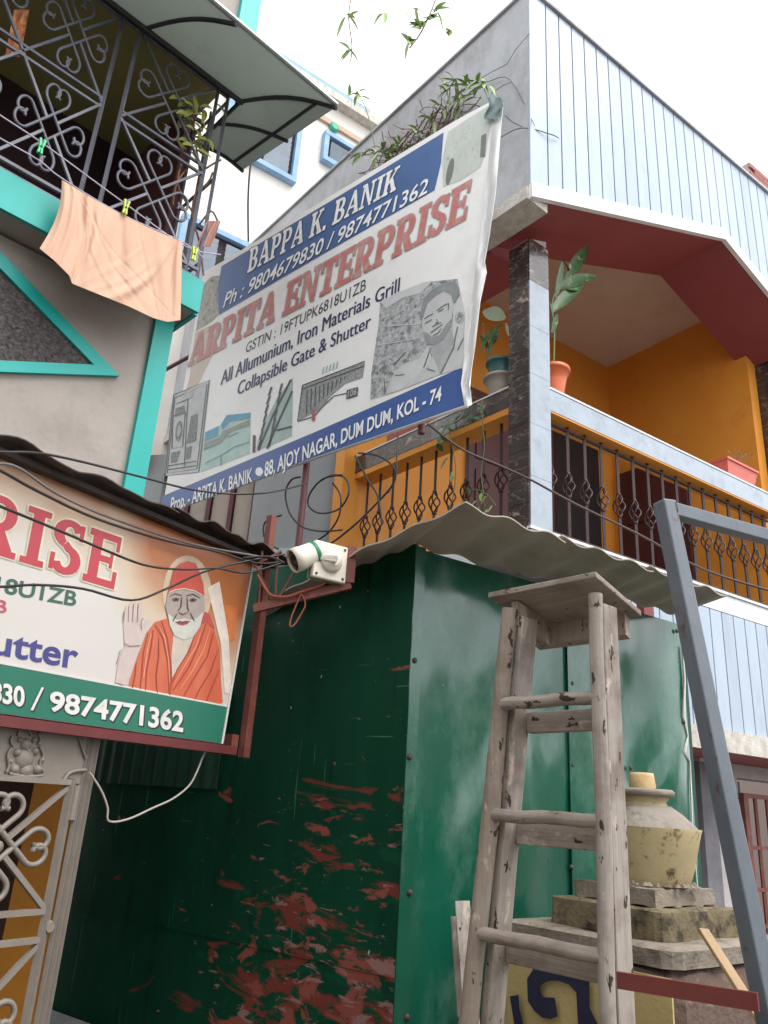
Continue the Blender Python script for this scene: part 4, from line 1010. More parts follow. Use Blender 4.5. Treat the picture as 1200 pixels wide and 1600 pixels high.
obj('yellow_plaster', MB().grid(lambda x, y: PD(lerp(.006, .64, x), -.008 - .006 * math.sin(x * 9) * math.sin(y * 7), lerp(.3, 1.185, y)), 10, 14, True, YP.n * .008), M_yel, PDo)
T7 = lambda pts: tr(pts, 4.615, 700, 1380)
YQ = YP.shift(.012)
gl = decal('painted_numeral', YQ, [T7([(570, 690), (620, 610), (690, 570), (700, 715), (665, 740), (668, 790), (640, 860), (575, 850)]), T7([(690, 570), (800, 575), (900, 600), (980, 660), (1020, 710), (925, 790), (870, 730), (800, 705), (740, 703), (700, 715)]), T7([(1020, 710), (1022, 900), (1080, 1015), (1100, 1100), (940, 1100), (925, 790)]),
      T7([(575, 850), (640, 860), (668, 790), (690, 822), (770, 825), (790, 960), (740, 980), (680, 970), (620, 920)]), T7([(445, 815), (510, 805), (515, 900), (560, 1100), (490, 1100)])], .004, mat('navy_sign_paint', '1a1d38', '23263f', 12, .6, c3='6a6450', s3=20, t3=(.68, .72)), PDo)
# urn
ub = PD(.30, .345, 1.40)
M_urn = mat('yellow_urn_paint', 'b5a680', 'a89870', 6, .85, bump=.3, bscale=40, c3='54482f', s3=18, t3=(.56, .66), bdist=.005)
M_urn2 = mat('grey_urn_cement', '8d857a', '7d756a', 12, .95, bump=.6, bscale=40, c3='5a5248', s3=8)
UR = thing('urn', 'yellow angular cement urn with grey shoulder on the stepped pedestal', 'urn', ub)
un = 20
obj('urn_body', MB().lathe([(.138, 0), (.141, .01), (.156, .053), (.175, .116), (.19, .173), (.1915, .185)], ub, un, jag=.003), M_urn, UR)
obj('shoulder', MB().lathe([(.186, .182), (.172, .197), (.13, .232), (.098, .252), (.093, .256)], ub, un, jag=.004), M_urn2, UR)
obj('neck', MB().lathe([(.088, .252), (.08, .268), (.086, .282), (.09, .287)], ub, un, jag=.004), M_urn, UR)
obj('rim', MB().lathe([(.092, .285), (.108, .29), (.11, .302), (.10, .311), (.055, .313)], ub, un, jag=.006), M_urn2, UR)
obj('stub', MB().lathe([(.044, .311), (.046, .32), (.044, .358), (.04, .366), (.01, .368)], ub, 14, jag=.002), mat('tan_stub', 'b89c6c', 'c8ae80', 8, .8, bump=.3, bscale=40), UR)
mb = MB()
for i in range(26):
    a = random.uniform(-2.9, -.2); rr = random.uniform(.146, .17); p = ub + V((rr * math.cos(a), rr * math.sin(a), .004)); mb.lathe([(random.uniform(.006, .016), 0), (.004, random.uniform(.006, .012))], p, 6)
tag(obj('mortar_crumb', mb, M_moss, UR), kind='stuff')

# ================================================================== GREY METAL FRAME AND STICKS
M_tube = mat('blue_grey_steel_paint', '5b626a', '6a7178', 9, .42, bump=.15, bscale=50, c3='564640', s3=26, t3=(.60, .66), stretch=(1, 1, .5))
fa = at(1040, 795, 2.0); fb_ = Plane(fa, 0).px(1205, 1605); kz = fa.z / (fa.z - fb_.z)
fg = fa + (fb_ - fa) * kz
FO = thing('steel_frame', 'leaning blue-grey square-tube steel frame at the right edge', 'frame', fg)
ft = ang(24)
obj('leg', MB().bar(fg, fa + (fa - fg).normalized() * .02, .042, .042, ft.cross(V((0, 0, 1)))), M_tube, FO, bevel=.004)
tb = fa + ft * .85 + V((0, 0, -.01))
obj('top_bar', MB().bar(fa + ft * .012, tb, .036, .036), M_tube, FO, bevel=.003)
obj('weld_bead', MB().tube([fa + ft * .024 + V((0, 0, .02)) + _r * 0, fa + ft * .026 + V((0, -.02, .012)), fa + ft * .026 + V((0, -.02, -.012)), fa + ft * .024 + V((0, 0, -.02))], [.004, .006, .005, .004], 6), mat('weld_grey', '3f4246', '55504c', 60, .6, bump=.6, bscale=120), FO)
obj('leg', MB().bar(fg + ft * .85, tb + V((0, 0, .02)), .042, .042, ft.cross(V((0, 0, 1)))), M_tube, FO, bevel=.004)
b1 = at(965, 1531, 2.06); b2 = at(1185, 1566, 1.98)
obj('cross_bar', MB().bar(b1, b2, .012, .033), mat('oxide_red_bar', '642a24', '70322b', 10, .55), FO)
M_bam = mat('dry_split_bamboo', 'a08662', '8c7048', 8, .6, stretch=(1, 1, .3), c3='6a4a34', s3=9)
k0, k1 = at(1098, 1452, 2.45), at(1200, 1612, 2.32); k1 = k0 + (k1 - k0) * ((k0.z) / (k0.z - k1.z))
tag(obj('bamboo_stick', MB().bar(k0, k1, .035, .010, V((.5, -1, .2))), M_bam, bevel=.002), 'split bamboo stick leaning on the pedestal beside the steel frame', 'stick')
k0, k1 = at(722, 1408, 2.95), at(738, 1612, 2.86); k1 = k0 + (k1 - k0) * ((k0.z) / (k0.z - k1.z))
tag(obj('wood_plank', MB().bar(k0, k1, .05, .016, V((0, -1, 0))), M_lad2, bevel=.002), 'narrow wooden plank propped against the kiosk left of the ladder', 'plank')
k0, k1 = at(709, 1432, 2.98), at(722, 1612, 2.90); k1 = k0 + (k1 - k0) * ((k0.z) / (k0.z - k1.z))
tag(obj('wood_strip', MB().bar(k0, k1, .022, .01, V((0, -1, 0))), M_lad, bevel=.002), 'thin wooden strip behind the narrow plank left of the ladder', 'strip')

# ================================================================== BIG SIGN
BS = Plane(at(730, 635, 3.2), 140.33)
M_ban = mat('faded_banner_vinyl', 'e4e3e1', 'e9e8e5', 2, .42, bump=.15, bscale=4, bdist=.03, c3='d0ccc6', s3=2.5, t3=(.5, .85))
M_bb = mat('banner_blue', '3a5a8c', '44659a', 3, .4, bump=.1, bscale=6)
M_bb2 = mat('banner_deep_blue', '3a4e88', '42609a', 2.5, .4, bump=.1, bscale=6)
BG = thing('signboard', 'big faded blue and white signboard reading ARPITA ENTERPRISE hung across the alley', 'sign', BS.px(490, 720))
Q = [(318, 425), (345, 410), (705, 192), (730, 178), (772, 156), (728, 634), (490, 716), (252, 803)]
Qf = [BS.px(x, y) for x, y in Q]
fc = obj('banner', MB().prism(Qf, BS.n * -.02), M_ban, BG)
def hem(fn, nu, nv, m, nm): return obj(nm, MB().grid(fn, nu, nv, True, BS.n * -.004), m, BG)
ro = [(779, 152), (786, 160), (780, 230), (774, 300), (764, 370), (757, 408), (760, 425), (750, 470), (742, 540), (733, 600), (737, 632)]
ri = [(765, 158), (768, 190), (765, 240), (758, 300), (750, 370), (744, 410), (741, 440), (735, 480), (728, 545), (720, 600), (726, 636)]
def hemf(x, y):
    k = y * (len(ro) - 1); i = min(int(k), len(ro) - 2); t = k - i
    a = (lerp(ri[i][0], ri[i + 1][0], t), lerp(ri[i][1], ri[i + 1][1], t)); b = (lerp(ro[i][0], ro[i + 1][0], t), lerp(ro[i][1], ro[i + 1][1], t))
    p = (lerp(a[0], b[0], x), lerp(a[1], b[1], x))
    return BS.px(p[0], p[1], .012 + .014 * math.sin(x * 5 + y * 9) * math.sin(y * 23))
hem(hemf, 6, 40, mat('white_hem', 'd6d6d4', 'c6c6c4', 6, .5), 'banner_hem')
obj('torn_patch', MB().grid(lambda x, y: BS.px(lerp(760, 782, x) + 4 * math.sin(y * 5), lerp(152, 186, y) , .034 + .01 * math.sin(x * 7 + y * 4)), 6, 8, True, BS.n * -.003), mat('grey_teal_scrap', '7f9292', '6b7c7e', 20, .7), BG)
o2 = .0015
tb_ = decal('top_band', BS, [[(346, 416), (520, 312), (693, 207), (689, 255), (679, 297), (510, 394), (342, 492), (340, 450)]], o2, M_bb, BG)
bb_ = decal('bottom_band', BS, [[(252, 776), (490, 676), (722, 574), (728, 632), (490, 715), (254, 802)]], o2, M_bb2, BG)
WH = ink('e8e8ea'); SHD = ink('26344f')
serif_text(BS, 'BAPPA K. BANIK', [(391, 389), (627, 257), (618, 297), (386, 427)], o2 + .001, WH, tb_, gap=.05, outline=SHD, ow=1.0)
text('phone_number', BS, 'Ph : 9804679830 / 9874771362', [(355, 456), (672, 275), (667, 301), (348, 481)], o2 + .001, WH, tb_, .012, SHD, sh=(1.2, 1.2))
PK = mat('faded_red_print', 'b4605a', 'c4867e', 4, .45, c3='c6b4ae', s3=9, t3=(.5, .78))
PKo = ink('aaa09e')
serif_text(BS, 'ARPITA ENTERPRISE', [(303, 525), (738, 280), (727, 343), (294, 573)], o2, PK, fc, gap=.06, outline=PKo, ow=1.6)
text('registration_number', BS, 'GSTIN : 19FTUPK6818U1ZB', [(386, 535), (573, 434), (571, 453), (383, 552)], o2, ink('3a3f48'), fc, .004)
NV = ink('2e3058')
for dx in (0, .9): text('lettering', BS, 'All Allumunium, Iron Materials Grill', [(x + dx, y - dx * .4) for x, y in [(347, 579), (625, 432), (623, 455), (344, 602)]], o2 + dx * .0006, NV, fc, .0)
for dx in (0, .9): text('lettering', BS, 'Collapsible Gate & Shutter', [(x + dx, y - dx * .4) for x, y in [(373, 596), (580, 489), (578, 511), (370, 618)]], o2 + dx * .0006, NV, fc, .0)
text('lettering', BS, 'Prop. - ARPITA K. BANIK', [(268, 777), (395, 730), (394, 752), (266, 799)], o2 + .001, WH, bb_, .02, SHD, sh=(1, 1.2))
decal('bullet', BS, [ell(405, 737, 6, 7, 16)], o2 + .0015, WH, bb_)
text('lettering', BS, '88, AJOY NAGAR, DUM DUM, KOL - 74', [(414, 722), (691, 602), (689, 625), (413, 745)], o2 + .001, WH, bb_, .024, SHD, sh=(1, 1.2))
# corner prints (weathered)
decal('corner_print', BS, [[(306, 518), (312, 480), (318, 445), (330, 432), (345, 430), (344, 470), (341, 492), (330, 503)]], o2 - .0004, mat('weathered_print', '8d8c80', 'b6b4aa', 30, .5, c3='5e5c52', s3=22, t3=(.55, .65)), BG)
decal('corner_print', BS, [[(700, 206), (730, 186), (762, 166), (768, 178), (760, 235), (750, 262), (720, 282), (692, 292), (691, 250)]], o2 - .0004, mat('weathered_pale_print', 'b4bab2', 'c3c8c1', 22, .5, c3='8a9088', s3=30, t3=(.6, .68), stretch=(1, 1, .5)), BG)
decal('corner_print', BS, [ell(703, 268, 5, 22, 16, rot=12)], o2 + .0004, ink('6d7468'), BG); decal('corner_print', BS, [[(752, 212), (760, 208), (758, 245), (750, 246)]], o2 + .0004, ink('6d7468'), BG)
decal('warm_stain', BS, [[(296, 590), (305, 520), (330, 508), (340, 540), (310, 600), (288, 620)]], o2 - .0009, mat('faded_orange_print', 'cbb59c', 'c6bdb2', 6, .5), BG)
# small product pictures
D_ = lambda pts: tr(pts, 3.333, 240, 560)
p1_ = decal('door_picture', BS, [D_([(105, 190), (290, 112), (235, 592), (60, 612)])], o2, ink('b5b7b5'), BG)
lines('door_line', BS, [D_(p) for p in ([(105, 190), (290, 112), (235, 592), (60, 612), (105, 190)], [(110, 205), (278, 135), (225, 575), (70, 598), (110, 205)], [(180, 180), (160, 560)], [(120, 235), (180, 212)], [(75, 560), (222, 535)], [(70, 580), (222, 558)], [(100, 300), (165, 280), (150, 460), (95, 470), (100, 300)])], o2 + .001, ink('4c4f52'), p1_, 1.6)
decal('door_ornament', BS, [D_(ell(132, 378, 18, 55, 14, rot=6)), D_([(195, 300), (232, 285), (222, 430), (170, 445)]), D_([(115, 260), (160, 245), (165, 285), (110, 305)]), D_([(92, 490), (140, 480), (120, 540), (88, 545)]), D_([(172, 465), (200, 455), (190, 520), (168, 528)])], o2 + .0012, mat('print_dark_grey', '55585a', '8a8c8c', 60, .5), p1_)
decal('door_ornament', BS, [D_(ell(132, 378, 9, 30, 12, rot=6)), D_(ell(182, 185, 24, 24, 14))], o2 + .0022, ink('a9aba6'), p1_)
p2_ = decal('house_picture', BS, [D_([(268, 385), (350, 345), (380, 295), (505, 282), (500, 495), (245, 592), (250, 500)])], o2, mat('print_pale_teal', '9fbcb6', 'b4ccc4', 14, .5), BG)
decal('house_roof', BS, [D_([(268, 385), (340, 352), (335, 405), (266, 432)]), D_([(350, 345), (380, 295), (505, 282), (502, 312), (395, 330), (360, 372)])], o2 + .001, ink('4f95ac'), p2_)
decal('house_shade', BS, [D_([(265, 440), (340, 412), (360, 378), (500, 318), (502, 350), (410, 378), (350, 440), (262, 480)])], o2 + .0012, mat('print_brown_grey', '7d8478', '9aa294', 40, .5), p2_)
lines('house_line', BS, [D_(p) for p in ([(268, 545), (350, 505), (420, 460), (500, 435)], [(350, 505), (350, 560)], [(262, 470), (350, 440)], [(385, 410), (440, 385)])], o2 + .002, ink('6aa0a0'), p2_, 1.4)
p3_ = decal('shutter_picture', BS, [D_([(560, 375), (640, 210), (725, 100), (720, 405), (535, 482), (545, 420)])], o2, ink('9db0aa'), BG)
lines('shutter_bar', BS, [D_([(545 + k * 9 + j * 55, 470 - k * 46 - j * 8), (560 + k * 9 + j * 55, 425 - k * 46 - j * 20)]) for k in range(7) for j in range(2)] + [D_([(545, 480), (620, 300), (715, 110)]), D_([(590, 470), (650, 330), (722, 170)]), D_([(640, 375), (720, 355)])], o2 + .001, ink('3f4446'), p3_, 3.2)
lines('shutter_post', BS, [D_([(522, 490), (524, 400)])], o2 + .001, ink('59323a'), BG, 4.5)
p4_ = decal('gate_picture', BS, [D_([(775, 140), (1100, 22), (1090, 100), (1000, 130), (930, 190), (860, 270), (755, 325)])], o2, mat('print_speckle_grey', 'a6a7a5', '6e7072', 70, .5), BG)
lines('gate_line', BS, [D_(p) for p in ([(775, 140), (1100, 15)], [(772, 160), (1098, 38)], [(775, 140), (750, 328)], [(750, 328), (835, 302), (880, 250), (940, 195), (1010, 180)])] + [D_([(800 + 22 * k, 165 - 8 * k), (795 + 22 * k, 290 - 20 * k)]) for k in range(10)], o2 + .0012, ink('4a4d50'), p4_, 1.6)
decal('gate_number', BS, [D_([(1005, 165), (1065, 148), (1062, 195), (1003, 212)])], o2 + .002, ink('4d5256'), p4_)
text('gate_number_text', BS, '106', tr([(1013, 166), (1060, 153), (1056, 188), (1010, 202)], 3.333, 240, 560), o2 + .003, ink('b9bcbc'), p4_, .01)
lines('gate_stake', BS, [D_([(832, 325), (832, 265)])], o2 + .0024, ink('a8575a'), p4_, 5)
lines('gate_finial', BS, [D_([(880 + 18 * k, 80 - 7 * k), (886 + 18 * k, 45 - 7 * k)]) for k in range(5)], o2 + .001, ink('8fb0aa'), p4_, 2)
# printed photograph of a man
H_ = lambda pts: tr(pts, 6.0, 560, 420)
MP = decal('portrait_print', BS, [H_([(205, 310), (330, 240), (450, 190), (600, 130), (760, 110), (930, 95), (960, 250), (1000, 420), (990, 640), (975, 925), (770, 990), (560, 1060), (380, 1145), (110, 1230), (120, 1000), (150, 780), (185, 560)])], o2 - .0003, mat('print_foliage_grey', '85898a', 'c3c4c3', 42, .5, c3='6e7274', s3=30, t3=(.52, .6)), BG)
o3 = o2 + .0012
decal('print_fade', BS, [H_([(890, 330), (960, 250), (1000, 420), (985, 640), (975, 925), (900, 930), (880, 700)]), H_([(205, 310), (330, 240), (450, 190), (600, 130), (700, 110), (580, 230), (420, 270), (260, 370)])], o3 - .0006, mat('print_fade_grey', 'bdbebd', 'c6c6c5', 12, .5), MP)
decal('shirt', BS, [H_([(640, 730), (690, 780), (762, 990), (385, 1140), (250, 1180), (340, 960), (450, 880), (560, 850)]), H_([(880, 730), (992, 640), (975, 930), (770, 990), (850, 820)])], o3, mat('print_shirt', 'c6c7c6', 'b2b4b4', 10, .5), MP)
decal('neck', BS, [H_([(680, 690), (875, 560), (900, 690), (850, 820), (762, 985), (690, 790)])], o3 + .0005, ink('a3a5a5'), MP)
decal('face', BS, [H_([(605, 450), (640, 320), (720, 250), (800, 205), (870, 240), (892, 330), (880, 450), (850, 560), (800, 640), (720, 690), (650, 690), (610, 600), (595, 520)])], o3 + .001, mat('print_face', 'c0c1c0', 'b4b5b5', 9, .5), MP)
decal('beard', BS, [H_([(608, 590), (650, 600), (690, 640), (760, 620), (820, 520), (872, 470), (850, 570), (800, 655), (720, 710), (650, 705)])], o3 + .0016, ink('8f9292'), MP)
decal('hair', BS, [H_([(575, 440), (605, 285), (690, 195), (800, 130), (905, 115), (948, 190), (915, 310), (890, 320), (868, 240), (800, 208), (722, 252), (645, 325), (606, 460)])], o3 + .0022, mat('print_hair', '777d7d', '8d9292', 14, .5), MP)
decal('ear', BS, [H_(ell(950, 460, 48, 58, 14))], o3 - .0001, mat('print_foliage_grey', ''), MP)
lines('face_line', BS, [H_(p) for p in ([(618, 470), (655, 440), (700, 420)], [(735, 390), (790, 350), (835, 325)], [(625, 510), (660, 490), (690, 475)], [(750, 400), (800, 375)], [(845, 320), (842, 385)], [(730, 470), (745, 500), (720, 510)], [(675, 600), (730, 560), (785, 520)], [(700, 625), (750, 600), (775, 560)], [(690, 545), (740, 515), (775, 500)], [(610, 930), (670, 760), (690, 820)], [(640, 935), (720, 960)], [(770, 985), (850, 820), (890, 740)], [(930, 540), (905, 650), (890, 760)], [(985, 645), (930, 760)], [(330, 900), (440, 780)], [(340, 1000), (430, 990)], [(240, 1020), (250, 1170)])], o3 + .003, ink('5d6163'), MP, 1.3)
lines('cable_print', BS, [H_(p) for p in ([(170, 715), (400, 680), (600, 640)], [(200, 540), (590, 515)])], o3 + .0002, ink('c6c6c6'), MP, 1.2)
# sign frame: pipes behind and below
def wire(name, pts, r, m, parent=None, k=5, n_=6): return obj(name, MB().tube(smooth_path(pts, k), r, n_), m, parent)
mb = MB()
a_ = BS.px(482, 700, -.06); mb.tube([V((a_.x, a_.y, 2.2)), V((a_.x, a_.y, 4.9))], .018, 8)
a_ = BS.px(660, 640, -.06); mb.tube([V((a_.x, a_.y, 3.3)), V((a_.x, a_.y, 5.1))], .018, 8)
mb.tube([BS.px(262, 790, -.05), BS.px(722, 622, -.05)], .016, 8); mb.tube([BS.px(325, 440, -.05), BS.px(765, 170, -.05)], .016, 8)
mb.tube([BS.px(236, 590, -.045), BS.px(500, 445, -.045)], .014, 8)
obj_split('support_pipe', mb, mat('maroon_pipe', '5e3034', '6a3a3a', 8, .55), BG)

# ================================================================== CCTV CAMERA AND BRACKET
ca_, cb_ = at(396, 952, 3.02), at(548, 914, 3.02)
hb = math.degrees(math.atan2(cb_.y - ca_.y, cb_.x - ca_.x)); CB = Plane(ca_, hb)
BR = thing('sign_bracket', 'rust red angle-steel bracket carrying the security camera beside the lower sign', 'bracket', ca_)
mb = MB()
mb.bar(CB.px(396, 952), CB.px(548, 915), .03, .028); mb.bar(CB.px(398, 945, .0), CB.px(548, 908, .0), .03, .004)
obj('arm', mb, M_rust, BR)
obj('end_plate', MB().box(CB.px(537, 912, -.01), CB.u * .04, CB.n * .03, (0, 0, .15)), M_rust, BR)
mb = MB()
for p in (((430, 938), (434, 868)), ((426, 940), (398, 880)), ((434, 938), (468, 880)), ((404, 950), (410, 862)), ((396, 885), (440, 862))): mb.bar(CB.px(*p[0], -.012), CB.px(*p[1], -.012), .022, .008)
obj_split('strut', mb, M_rust, BR)
M_cw = mat('ivory_plastic', 'cfc8b8', 'd6cfc0', 6, .45, c3='b0a48e', s3=10, t3=(.6, .8)); M_cg = mat('green_plastic_stripe', '1d7a50', None, rough=.45)
CT = thing('security_camera', 'white bullet security camera with green stripes on a junction box', 'camera', CB.px(515, 905, .02))
o_ = CB.px(488, 906, .045); bx = (CB.u * .88 + CB.n * -.47).normalized(); by = V((bx.y, -bx.x, 0)) 
if by.dot(CB.n) < 0: by = -by
S_ = .15
c_ = CB.px(513, 879, .05)
o_ = c_ - bx * S_ / 2 - V((0, 0, S_ / 2)) - by * .03
obj('junction_box', MB().box(o_, bx * S_, by * .05, (0, 0, S_)), M_cw, CT, bevel=.006)
obj('box_stripe', MB().box(o_ + by * .018 - V((0, 0, .0015)) - bx * .0015, bx * (S_ + .003), by * .012, (0, 0, S_ + .003)), M_cg, CT)
mb = MB()
for i in (.1, .9):
    for j in (.1, .9): mb.lathe([(.006, 0), (.005, .003)], o_ + bx * S_ * i + V((0, 0, S_ * j)) + by * .05, 8, by)
obj_split('screw', mb, M_riv, CT)
fc_ = o_ + bx * S_ * .5 + V((0, 0, S_ * .5)) + by * .05
obj('mount_disc', MB().lathe([(.045, 0), (.045, .012), (.035, .018), (.02, .03)], fc_, 20, by), M_cw, CT)
lens = CB.px(457, 877, .10); tail = CB.px(487, 866, .075)
ax = (lens - tail).normalized()
obj('mount_arm', MB().tube([fc_ + by * .02, fc_ + by * .045, tail + ax * .01], .016, 10), M_cw, CT)
body = obj('camera_body', MB().lathe([(.040, -.01), (.047, .0), (.047, .085), (.049, .09), (.049, .125), (.044, .125), (.042, .10)], lens - ax * .125, 24, ax), M_cw, CT)
obj('lens', MB().lathe([(.042, .0), (.034, .002), (.024, .004), (.016, .01), (.006, .012)], lens - ax * .008, 20, ax), mat('dark_lens', '1b1818', '2a2222', 10, .2), body)
obj('body_stripe', MB().lathe([(.0474, .018), (.0485, .02), (.0485, .034), (.0474, .036)], lens - ax * .125, 24, ax), M_cg, body)
M_cable = mat('black_cable', '211d1d', '2d2828', 10, .5); M_cab2 = mat('orange_string', '9a5440', '84442f', 10, .7); M_cabw = mat('pale_cord', 'a79f95', None, rough=.7); M_cabg = mat('grey_cable', '6b6663', None, rough=.6)
wire('camera_lead', [CB.px(x, y, .03) for x, y in ((512, 906), (500, 915), (470, 925), (450, 932), (430, 932), (418, 925), (402, 898))], .006, M_cab2, BR)
tag(wire('string_loop', [CB.px(x, y, .025) for x, y in ((470, 928), (463, 945), (455, 965), (453, 978), (460, 976), (470, 960), (477, 945), (472, 930), (463, 926))], .0035, M_cab2), 'orange string loop dangling below the security camera', 'string')
# cables (each its own)
def cable(pts, r, label, m=None, name='cable'):
    tag(wire(name, pts, r, m or M_cable), label, 'cable')
def run(lst): return [at(x, y, D - .09 * (D < 3.2)) for x, y, D in lst]
cable(run([(-60, 700, 2.2), (0, 706, 2.3), (60, 708, 2.4), (130, 722, 2.6), (220, 745, 2.8), (300, 765, 2.95), (370, 772, 3.05), (430, 768, 3.1), (480, 755, 3.3)]), .0042, 'black cable sagging from the left edge to below the big signboard')
cable(run([(-40, 718, 2.15), (0, 735, 2.2), (60, 768, 2.35), (150, 810, 2.6), (260, 845, 2.8), (340, 862, 2.95), (400, 880, 3.05), (440, 878, 3.1)]), .0045, 'topmost cable running along the tin roof edge to the camera')
cable(run([(-40, 775, 2.1), (0, 791, 2.15), (90, 828, 2.35), (170, 862, 2.5), (230, 884, 2.65), (290, 890, 2.8), (340, 888, 2.9), (385, 895, 3.0), (440, 880, 3.08)]), .004, 'middle cable crossing in front of the red letters on the lower sign')
cable(run([(-40, 915, 2.1), (0, 917, 2.15), (60, 914, 2.3), (130, 920, 2.45), (205, 938, 2.6), (260, 920, 2.75), (320, 893, 2.9), (380, 878, 3.0), (445, 866, 3.08)]), .004, 'lowest cable sagging over the printed raised hand on the lower sign')
cable(run([(-40, 730, 2.3), (20, 727, 2.35), (90, 772, 2.5), (180, 812, 2.7), (300, 850, 2.9), (420, 872, 3.08)]), .004, 'grey cable lying on the tin roof edge', M_cabg)
def loop(pts, label, r=.005): cable([BS.px(x, y, .05 + .02 * math.sin(i * 1.3)) for i, (x, y) in enumerate(pts)], r, label)
loop([(470, 745), (455, 750), (446, 770), (452, 800), (470, 822), (500, 830), (535, 828)], 'leftmost black cable coil hanging under the signboard')
loop([(535, 742), (505, 748), (485, 770), (482, 790), (500, 802), (530, 795), (545, 770), (540, 748), (520, 742), (500, 752)], 'round black cable coil beside the orange wall')
loop([(520, 755), (532, 775), (530, 805), (515, 830), (495, 845), (480, 855)], 'black cable dropping from the coil to the camera box')
loop([(555, 712), (575, 750), (590, 775), (597, 820)], 'black cable dropping straight past the orange wall')
loop([(560, 708), (590, 712), (615, 730), (615, 755), (590, 785), (560, 815), (530, 840), (515, 850)], 'long black cable swinging from the signboard edge to the camera')
loop([(440, 805), (415, 815), (412, 835), (420, 850), (435, 858)], 'small black cable loop left of the brown pipe')
loop([(622, 680), (620, 710), (618, 745), (606, 770)], 'grey-black cable hanging over the iron balusters', .004)
cable([CB.px(445, 880, .12), CB.px(420, 870, .1), CB.px(380, 872, .1)], .005, 'short black lead entering the back of the camera')
# thin wire to the right across the column
wpts = [BS.px(668, 662, .02), at(722, 702, 3.4), at(782, 728, 3.5), at(830, 750, 3.5), at(900, 788, 3.5), at(1000, 836, 3.6), at(1100, 890, 3.8), at(1210, 925, 4.0)]
cable(wpts, .0055, 'brown wire stretched past the marble column and the balusters', mat('brown_wire', '4a3834', None, rough=.6))
cable(run([(425, 78, 3.4), (424, 120, 3.4), (415, 180, 3.5), (395, 240, 3.6), (388, 300, 3.7), (388, 378, 3.9)]), .0055, 'grey cable hanging from the awning tip down behind the big sign', M_cabg)
cable([SP.sz(-.1, 1.75, -.01)] + [SP.px(x, y, -.02) for x, y in ((318, 1180), (308, 1205), (295, 1228), (270, 1248), (240, 1262), (200, 1280), (170, 1283), (168, 1262), (158, 1235), (140, 1207))], .0035, 'pale cord looping below the lower sign to the gate post', M_cabw, 'cord')
cable([KS(.62, .02, 5.75), KS(.3, .03, 5.62), KS(.05, .03, 5.55), KF(.15, .02, 5.57), KF(.24, .015, 5.6)], .0035, 'thin wire running across the parapet corner', M_cabg)
cable([KF(.02, .02, 5.55), KS(.15, .02, 6.05), KS(.35, .02, 6.2), KS(.5, .01, 6.35)], .0028, 'thin dangling wire on the grey side parapet', M_cabg)

# ================================================================== CLOTHES LINE
CLn = LP.shift(.07)
M_cloth = mat('peach_cotton', 'cfa88f', 'd6b199', 5, .95, bump=.25, bscale=90, bdist=.004)
def ctop(x): return (lerp(97, 285, x), lerp(281, 378, x) + 6 * math.sin(math.pi * x))
cb_l = [(62, 388), (86, 408), (108, 430), (113, 443), (150, 458), (200, 478), (240, 497), (262, 503), (282, 500)]
def cbot(x):
    k = x * (len(cb_l) - 1); i = min(int(k), len(cb_l) - 2); t = k - i; return (lerp(cb_l[i][0], cb_l[i + 1][0], t), lerp(cb_l[i][1], cb_l[i + 1][1], t))
_rc = random.Random(11)
RIDGE = [(.03, .06, .02, .03), (.10, .14, .022, .035), (.16, .30, -.012, .03), (.22, .24, .012, .04), (.30, .45, .009, .03), (.42, .40, .010, .05), (.50, .62, -.008, .03), (.62, .58, .008, .04), (.95, .55, .014, .025), (.90, .62, -.008, .03), (.80, .88, .008, .05), (.97, .95, .015, .03)] + [(_rc.random(), _rc.random(), _rc.uniform(-.004, .004), _rc.uniform(.008, .02)) for _ in range(26)]
def clothf(x, y):
    a, b = ctop(x), cbot(x); px_, py_ = lerp(a[0], b[0], y) - 10 * math.sin(math.pi * y) * (1 - x) ** 2 * -1, lerp(a[1], b[1], y)
    f = 0
    for xa, xb, am, wd in RIDGE: f += am * (.35 + .65 * math.sin(math.pi * min(1, y * .8 + .15))) * math.exp(-((x - lerp(xa, xb, y)) / wd) ** 2)
    return CLn.px(px_, py_, f + .01)
tag(obj('hanging_cloth', MB().grid(clothf, 110, 70, True, CLn.n * -.002), M_cloth), 'peach cloth pegged on the line below the caged balcony', 'cloth')
M_line = mat('lilac_nylon', 'b9aec2', None, rough=.6)
tag(wire('clothes_line', [CLn.px(x, y) for x, y in ((-30, 160), (0, 180), (75, 230), (195, 318), (290, 385), (345, 398))], .003, M_line), 'upper lilac clothes line in front of the balcony grille', 'line')
tag(wire('clothes_line', [CLn.px(x, y) for x, y in ((-30, 197), (0, 216), (60, 250), (97, 279), (190, 335), (285, 378), (320, 405))], .003, M_line), 'lower lilac clothes line that carries the peach cloth', 'line')
def peg(x, y, c, label, tilt=8):
    P = CLn; m_ = mat('peg_' + c, c, None, rough=.4); pr = P.px(x, y, .018)
    t = thing('clothes_peg', label, 'peg', pr, 'clothes pegs on the lines')
    for s_ in (-1, 1):
        mb = MB(); d = P.u * (.006 * s_)
        mb.bar(pr + d * 1.6 + V((0, 0, .038)), pr + d * .6 + V((0, 0, -.004)), .008, .012, P.n); mb.bar(pr + d * .6 + V((0, 0, -.004)), pr + d * 1.1 + V((0, 0, -.03)), .008, .012, P.n)
        obj('jaw', mb, m_, t)
    obj('spring', MB().tube([pr + P.n * -.008, pr + P.n * .009], .005, 8), M_riv, t)
peg(64, 230, '1fbf7a', 'green clothes peg on the upper line left of the peach cloth')
peg(196, 325, 'b6cc3a', 'yellow-green clothes peg above the middle of the peach cloth')
peg(303, 398, 'c4d42c', 'yellow-green clothes peg at the right end of the line by the grille')

